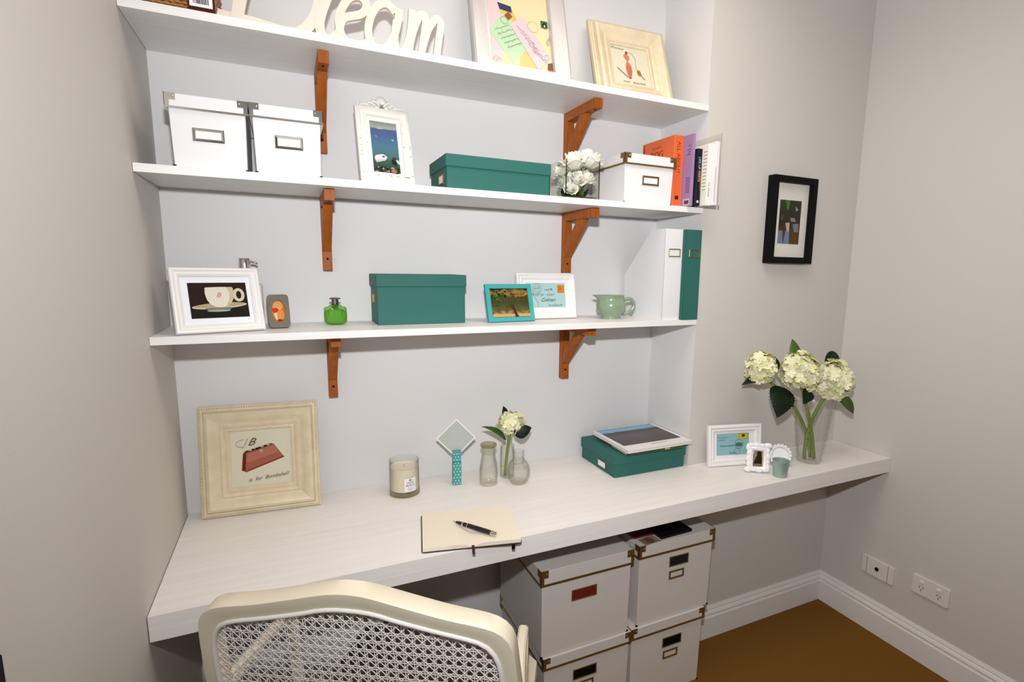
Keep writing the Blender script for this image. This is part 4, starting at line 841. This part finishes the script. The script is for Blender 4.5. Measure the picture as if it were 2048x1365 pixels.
# ------------------------------------------------------------------ notebook and pen
NBX, NBY, NBA = .712, -.410, -12
t = thing('notebook', 'open black notebook with blank cream pages at the front of the desk', 'notebook', (NBX, NBY, DZ), NBA)
MB().prism(rrect(.258, .212, .008, 4, 0), 0, .0022, Matrix.Rotation(-PI/2, 4, 'X')).build('cover', mat('notebook_cover', (.03, .018, .015), .5), t, loc=(0, 0, .0024))
pg = mat('cream_page', (.84, .76, .62), .75)
for s in (-1, 1):
    mb = MB(); n = 14; hh = .103; V = []
    for i in range(n+1):
        u = i/n; x_ = s*.126*u; z_ = .0026+.0105*(1-(1-min(1, u*3.2))**2)*(1-.12*u) if u > 0 else .005
        for y_ in (-hh, hh): V.append((x_, y_, z_))
    for i in range(n+1):
        for y_ in (-hh, hh): V.append((s*.126*i/n, y_, .0025))
    k_ = 2*(n+1); fs = []
    for i in range(n): fs += [(2*i, 2*i+2, 2*i+3, 2*i+1), (k_+2*i, k_+2*i+1, k_+2*i+3, k_+2*i+2), (2*i, k_+2*i, k_+2*i+2, 2*i+2), (2*i+1, 2*i+3, k_+2*i+3, k_+2*i+1)]
    fs += [(2*n, k_+2*n, k_+2*n+1, 2*n+1), (0, 1, k_+1, k_)]
    mb.add(V, fs); mb.build('page_block', pg, t, smooth=True, auto=.6)
mb = MB(); mb.box(-.003, .004, -.116, -.102, .0055, .0075); mb.box(-.003, .004, -.1175, -.116, -.0, .0075); mb.box(-.0035, .0035, -.134, -.116, .0, .0008); mb.build('ribbon', mat('dark_ribbon', (.05, .012, .012), .7), t)
MB().box(.101, .109, -.1115, -.103, -.0105, .0018).build('elastic_band', black_m, t)
t = thing('pen', 'black pen with silver tip lying on the open notebook', 'pen', (.673, -.387, DZ+.0212)); d = Vector((.756, -.505, 0))-Vector((.673, -.387, 0)); t.rotation_euler = (0, 0, math.atan2(d.y, d.x))
def pl(name, prof, m):
    o = MB().lathe(prof, 20).build(name, m, t, smooth=True, auto=.6); o.rotation_euler = (0, PI/2, 0); return o
pl('tip', [(0, 0), (.001, .0), (.0022, .011), (.003, .012)], chrome); pl('barrel', [(.003, .0115), (.005, .025), (.0062, .05), (.0066, .09), (.0062, .128)], mat('pen_black', (.012, .008, .012), .3, bump=(900, .5, .001))); pl('grip_ring', [(.0055, .032), (.0060, .033), (.0060, .036), (.0056, .037)], chrome)
pl('barrel_ring', [(.0061, .05), (.0065, .0505), (.0065, .0515), (.0062, .052)], chrome); pl('end_ring', [(.0063, .128), (.0066, .129), (.0066, .134), (.0062, .135)], chrome); pl('end_cap', [(.0055, .135), (.0055, .138), (.006, .1385), (.0058, .144), (.003, .1455), (0, .1455)], chrome)
# ------------------------------------------------------------------ magazines on the low teal box
zt = DZ+.0807
t = thing('book', 'green paperback under the magazine on the low teal box', 'book', (1.44, -.155, zt), -2); 
bbox('pages', -.115, .115, -.118, .085, .0015, .0115, pagecol, t, 0); mb = MB(); mb.box(-.118, .118, -.120, .087, 0, .0014); mb.box(-.118, .118, -.120, .087, .0116, .013); mb.box(-.118, .118, -.122, -.120, 0, .013); mb.build('cover', mat('dark_green_cover', (.045, .075, .012), .4, noise=((20, 20, 20), .3, (.02, .045, .008))), t)
bbox('spine_title', .04, .062, -.1226, -.1221, .004, .009, flat(205, 196, 130), t, 0); bbox('cover_picture', -.1184, -.1181, -.02, .05, .003, .012, flat(190, 60, 40), t, 0)
t = thing('magazine', 'white-bordered landscape magazine lying on the low teal box', 'magazine', (1.453, -.166, zt+.0134), .5)
bbox('pages', -.139, .139, -.119, .119, .001, .0095, mat('magazine_pages', (.78, .74, .74), .6, noise=((5, 5, 1500), .2, (.62, .57, .58))), t, 0); bbox('cover', -.141, .141, -.121, .121, .0095, .0105, mat('glossy_cover_white', (.80, .77, .76), .3), t, .0004); bbox('back_cover', -.141, .141, -.121, .121, 0, .0009, mat('glossy_cover_white', (.8, .77, .76), .3), t, 0)
cov = printed('field_photo', [(0, (.06, .06, .03)), (.25, (.075, .055, .06)), (.5, (.10, .08, .085)), (.70, (.06, .05, .035)), (.76, (.05, .05, .035)), (.79, (.20, .42, .60)), (.93, (.25, .48, .66)), (1, (.12, .22, .42))], axis=1, noise=(9, .05), rough=.3)
bbox('cover_photo', -.126, .1265, -.072, .117, .0106, .0108, cov, t, 0); bbox('cover_caption', -.02, .05, -.091, -.087, .0106, .0108, flat(170, 165, 150), t, 0)
# ------------------------------------------------------------------ archive boxes on the floor
G = 'white archive boxes under the desk'; Y0 = -.435
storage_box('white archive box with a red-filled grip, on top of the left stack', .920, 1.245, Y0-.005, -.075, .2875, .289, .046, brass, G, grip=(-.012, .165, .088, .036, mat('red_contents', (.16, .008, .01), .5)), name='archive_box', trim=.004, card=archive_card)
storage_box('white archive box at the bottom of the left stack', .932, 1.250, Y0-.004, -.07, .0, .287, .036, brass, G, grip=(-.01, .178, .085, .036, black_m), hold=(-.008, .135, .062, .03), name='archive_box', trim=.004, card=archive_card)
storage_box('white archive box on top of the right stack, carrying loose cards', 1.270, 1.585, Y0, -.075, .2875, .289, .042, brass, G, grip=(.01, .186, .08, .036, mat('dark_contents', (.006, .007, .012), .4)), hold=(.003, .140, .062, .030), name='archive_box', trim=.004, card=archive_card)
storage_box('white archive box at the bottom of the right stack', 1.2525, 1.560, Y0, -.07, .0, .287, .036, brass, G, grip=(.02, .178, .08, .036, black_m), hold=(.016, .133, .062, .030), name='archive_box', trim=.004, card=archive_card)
zt = .2875+.289
t = thing('document_folder', 'dark folder lying on the right archive box', 'folder', (1.425, -.310, zt+.0008), 2)
mb = MB(); mb.box(-.065, .068, -.112, .12, 0, .0015); mb.box(-.065, .068, -.112, .12, .0065, .008); mb.box(-.065, .068, .12, .122, 0, .008); mb.build('cover', mat('folder_black', (.004, .004, .005), .6, spec=.15), t); bbox('papers', -.062, .065, -.108, .118, .0016, .0064, mat('folder_papers', (.03, .03, .03), .8), t, 0)
t = thing('document_folder', 'dark red folder beside the dark folder on the right archive box', 'folder', (1.318, -.262, zt+.0008), 2)
mb = MB(); mb.box(-.038, .04, -.125, .12, 0, .0015); mb.box(-.038, .04, -.125, .12, .0045, .006); mb.box(-.038, .04, .12, .122, 0, .006); mb.build('cover', mat('folder_red', (.10, .008, .008), .6), t); bbox('papers', -.036, .038, -.122, .118, .0016, .0044, pagecol, t, 0)
t = thing('photo_print', 'small brown photograph in front of the dark red folder on the archive box', 'photograph', (1.326, -.412, zt+.0008), 6); bbox('print', -.035, .032, -.022, .022, 0, .0004, flat(176, 150, 128), t, 0); bbox('picture', -.031, .028, -.018, .018, .0004, .0006, printed('snap_photo', [(0, (.30, .18, .12)), (.5, (.12, .05, .03)), (1, (.35, .25, .18))], axis=0, noise=(4, .4)), t, 0)
# ------------------------------------------------------------------ wall plates
platem = mat('switch_plastic', (.74, .71, .66), .35)
def plate(name, label, y, z, w, h, cat):
    t = thing(name, label, cat, (WR-.0002, y, z), -90); MB().prism(rrect(w, h, .006, 4, 0), -.008, 0).build('plate', platem, t, bevel=.002); return t
t = plate('wall_socket', 'white wall plate with one black aerial socket', -.511, .272, .128, .074, 'socket'); bbox('centre_panel', -.042, .042, -.0095, -.0078, -.036, .036, platem, t, .0008)
s_ = MB().lathe([(0, 0), (.0078, 0), (.0078, .003), (.005, .003), (.005, .001), (0, .001)], 20).build('aerial_jack', black_m, t); s_.location = (0, -.0094, 0); s_.rotation_euler = (PI/2, 0, 0)
for x_ in (-.043, .043): MB().box(x_-.0006, x_+.0006, -.0092, -.0079, -.036, .036).build('seam', mat('seam_brown', (.30, .22, .17), .6), t)
t = plate('wall_socket', 'white double power point with two rocker switches', -.709, .294, .128, .074, 'socket')
for x_ in (-.03, .03):
    bbox('switch', x_-.007, x_+.007, -.012, -.0078, .012, .022, mat('switch_white', (.82, .80, .77), .3), t, .0012)
    for dx, dz, r in ((-.006, -.004, .4), (.006, -.004, -.4), (0, -.015, 0)):
        o = MB().box(-.0011, .0011, -.0084, -.0078, -.004, .004).build('pin_slot', flat(70, 62, 58), t); o.location = (x_+dx, 0, dz); o.rotation_euler = (0, r, 0)
# ------------------------------------------------------------------ chair
A_ = math.radians(-30.83)
chair = thing('cane_chair', 'cream painted armchair with a woven cane back in front of the desk', 'chair', (.3605, -.949, 0), -30.83)
chm = mat('cream_chair_paint', (.69, .625, .49), .38, noise=((7, 7, 7), .12, (.65, .585, .45)), bump=(60, .15, .0008)); chf = chm
LE = math.radians(9); ZO = .92
half = [(0, .044), (.03, .0415), (.07, .032), (.15, .012), (.205, .0025), (.232, -.006), (.249, -.022), (.257, -.045), (.262, -.10), (.266, -.16), (.262, -.28), (.246, -.37), (.215, -.405), (.1, -.412), (0, -.414)]
chalf = [(0, .012), (.04, .009), (.075, -.001), (.14, -.016), (.195, -.0275), (.218, -.040), (.231, -.065), (.236, -.10), (.239, -.16), (.236, -.27), (.222, -.345), (.195, -.368), (.1, -.374), (0, -.376)]
def closed(h_, n=3):
    P = h_+[(-x, z) for x, z in h_[-2:0:-1]]; Q = []; m_ = len(P)
    for i in range(m_):
        a_, b_, c_, d_ = P[i-1], P[i], P[(i+1) % m_], P[(i+2) % m_]
        for j in range(n):
            s = j/n; f = lambda p0, p1, p2, p3: .5*((2*p1)+(-p0+p2)*s+(2*p0-5*p1+4*p2-p3)*s*s+(-p0+3*p1-3*p2+p3)*s**3)
            Q.append((f(a_[0], b_[0], c_[0], d_[0]), f(a_[1], b_[1], c_[1], d_[1])))
    return Q
OX = -.008
def back(p, y):                      # point on the leaning back: p=(x,b), y = depth towards the desk
    x, b = p; return Vector((x+OX, -b*math.sin(LE)+y*math.cos(LE), ZO+b*math.cos(LE)+y*math.sin(LE)))
out = closed(half); inn0 = closed(chalf)
import bisect
def resample(P, n, start_top=True):
    L = [0]
    for i in range(len(P)): L.append(L[-1]+math.dist(P[i], P[(i+1) % len(P)]))
    R_ = []
    for k_ in range(n):
        s = L[-1]*k_/n; i = min(bisect.bisect_right(L, s)-1, len(P)-1); f = (s-L[i])/(L[i+1]-L[i]+1e-12); a_, b_ = P[i], P[(i+1) % len(P)]; R_.append((a_[0]+(b_[0]-a_[0])*f, a_[1]+(b_[1]-a_[1])*f))
    return R_
n = 120; ro, ri = resample(out, n), resample(inn0, n); mb = MB(); V = []
def mix(a_, b_, f): return (a_[0]+(b_[0]-a_[0])*f, a_[1]+(b_[1]-a_[1])*f)
prof = [(0, .030), (0, .003), (.015, .0004), (.05, -.0008), (.84, -.001), (.94, .001), (1, .005), (1, .022), (.9, .03), (.2, .034), (.06, .032)]
for i in range(n):
    for f, y in prof: V.append(back(mix(ro[i], ri[i], f), y))
m_ = len(prof); mb.add(V, [(i*m_+k_, i*m_+(k_+1) % m_, ((i+1) % n)*m_+(k_+1) % m_, ((i+1) % n)*m_+k_) for i in range(n) for k_ in range(m_)])
mb.build('back_frame', chf, chair, smooth=True, auto=.75)
spl = resample([mix(a_, b_, .95) for a_, b_ in zip(ro, ri)], 90)
MB().tube([back(p, -.0005) for p in spl], .0042, 8, closed=True).build('cane_edging', mat('white_cane', (.74, .72, .68), .5), chair, smooth=True)
def clip(px, pz, dx, dz, P):
    """parts of the line p+t*d that lie inside polygon P"""
    ts = []
    for i in range(len(P)):
        (x1, z1), (x2, z2) = P[i], P[(i+1) % len(P)]; ex, ez = x2-x1, z2-z1; den = dx*ez-dz*ex
        if abs(den) < 1e-12: continue
        t_ = ((x1-px)*ez-(z1-pz)*ex)/den; u_ = ((x1-px)*dz-(z1-pz)*dx)/den
        if 0 <= u_ < 1: ts.append(t_)
    ts.sort(); return [(ts[i], ts[i+1]) for i in range(0, len(ts)-1, 2)]
mb = MB(); pit = .0161; pz_ = .0180; cw = .0017
def strand(px, pz, dx, dz, w, y, wave=0):
    for t0, t1 in clip(px, pz, dx, dz, ri):
        if t1-t0 < .004: continue
        k_ = max(2, int((t1-t0)/.02)); L_, R_ = [], []; nn = (-dz, dx)
        pts = [(px+dx*(t0+(t1-t0)*i/k_), pz+dz*(t0+(t1-t0)*i/k_)) for i in range(k_+1)]
        V = []
        for x, z in pts: V += [back((x-nn[0]*w/2, z-nn[1]*w/2), y), back((x, z), y-.0007), back((x+nn[0]*w/2, z+nn[1]*w/2), y)]
        mb.add(V, [(3*i+j, 3*i+j+1, 3*i+j+4, 3*i+j+3) for i in range(k_) for j in (0, 1)])
for i in range(-18, 19):
    for o_ in (-.0019, .0019): strand(i*pit+o_, -1, 0, 1, cw, .0095)
for i in range(-26, 6):
    for o_ in (-.0019, .0019): strand(-1, i*pz_+o_, 1, 0, cw, .0082)
dl = math.hypot(pit, pz_)
for i in range(-50, 50): strand(i*pit+pit*.5, 0, pit/dl, pz_/dl, cw*1.35, .0066); strand(i*pit+pit*.5, 0, -pit/dl, pz_/dl, cw*1.35, .0052)
tag(mb.build('cane_weave', mat('white_cane', (.74, .72, .68), .5), chair), None, kind='stuff')
# seat, legs, arms (chair local: +y is towards the desk)
SZ = .46
sp = [(-.22, .04), (.22, .04), (.245, .28), (.24, .52), (.19, .565), (-.19, .565), (-.24, .52), (-.245, .28)]
def slab(P, z0, z1):
    mb = MB(); n_ = len(P); mb.add([(x+OX, y, z0) for x, y in P]+[(x+OX, y, z1) for x, y in P], [tuple(range(n_))[::-1], tuple(range(n_, 2*n_))]+[(i, (i+1) % n_, (i+1) % n_+n_, i+n_) for i in range(n_)]); return mb
slab(sp, SZ-.05, SZ-.005).build('seat_rail', chm, chair, bevel=.004); slab([(x*.92, .30+(y-.30)*.95) for x, y in sp], SZ-.004, SZ+.06).build('seat_cushion', mat('shade_brown_cushion', (.045, .02, .014), .9), chair, bevel=.012)  # unseen cushion, dark brown and deep to stand in for shade behind the cane
for s in (-1, 1):
    b0 = back((s*.252-OX*0, -.36), .015); MB().tube([(s*.24+OX, .01, 0), (s*.245+OX, .045, .25), (s*.25+OX, .06, .45), (b0.x, b0.y, b0.z)], [.014, .018, .02, .018], 10).build('leg', chm, chair, smooth=True)
    MB().tube([(s*.212+OX, .44, 0), (s*.217+OX, .455, .2), (s*.215+OX, .45, .44)], [.013, .019, .024], 10).build('leg', chm, chair, smooth=True)
    a0 = back((s*.262, -.205), .018)
    mb = MB(); pts = bez((a0.x, a0.y, a0.z), (s*.245+OX, .12, .76), (s*.240+OX, .245, .742), 12); 
    Vv = []
    for i, p in enumerate(pts):
        hw_ = .0095; hh_ = .010
        for dx, dz in ((-1, -.6), (-1, .6), (-.6, 1), (.6, 1), (1, .6), (1, -.6), (.6, -1), (-.6, -1)): Vv.append((p.x+dx*hw_, p.y, p.z+dz*hh_))
    mb.add(Vv, [(i*8+k_, i*8+(k_+1) % 8, (i+1)*8+(k_+1) % 8, (i+1)*8+k_) for i in range(12) for k_ in range(8)]+[tuple(range(8))[::-1], tuple(12*8+k_ for k_ in range(8))]); mb.build('arm_rest', chm, chair, smooth=True, auto=.7)
    MB().tube([(s*.240+OX, .237, .748), (s*.240+OX, .242, .66), (s*.238+OX, .242, .55), (s*.235+OX, .25, .44)], [.0100, .0108, .012, .014], 10).build('arm_support', chm, chair, smooth=True)
# ------------------------------------------------------------------ dark case and cable by the left wall
t = thing('black_case', 'black case with a trailing cable standing against the left wall', 'case', (.0006, -1.16, 0))
bbox('body', 0, .008, -.3, .104, 0, 1.05, black_m, t, .003)
MB().tube([(.012, .06, 1.03), (.016, .09, 1.02), (.016, .115, .995), (.010, .14, .965), (.006, .17, .94), (.005, .2, .88), (.005, .21, .5), (.02, .2, .005)], .0022, 8).build('cable', mat('grey_cable', (.22, .20, .15), .5), t, smooth=True)
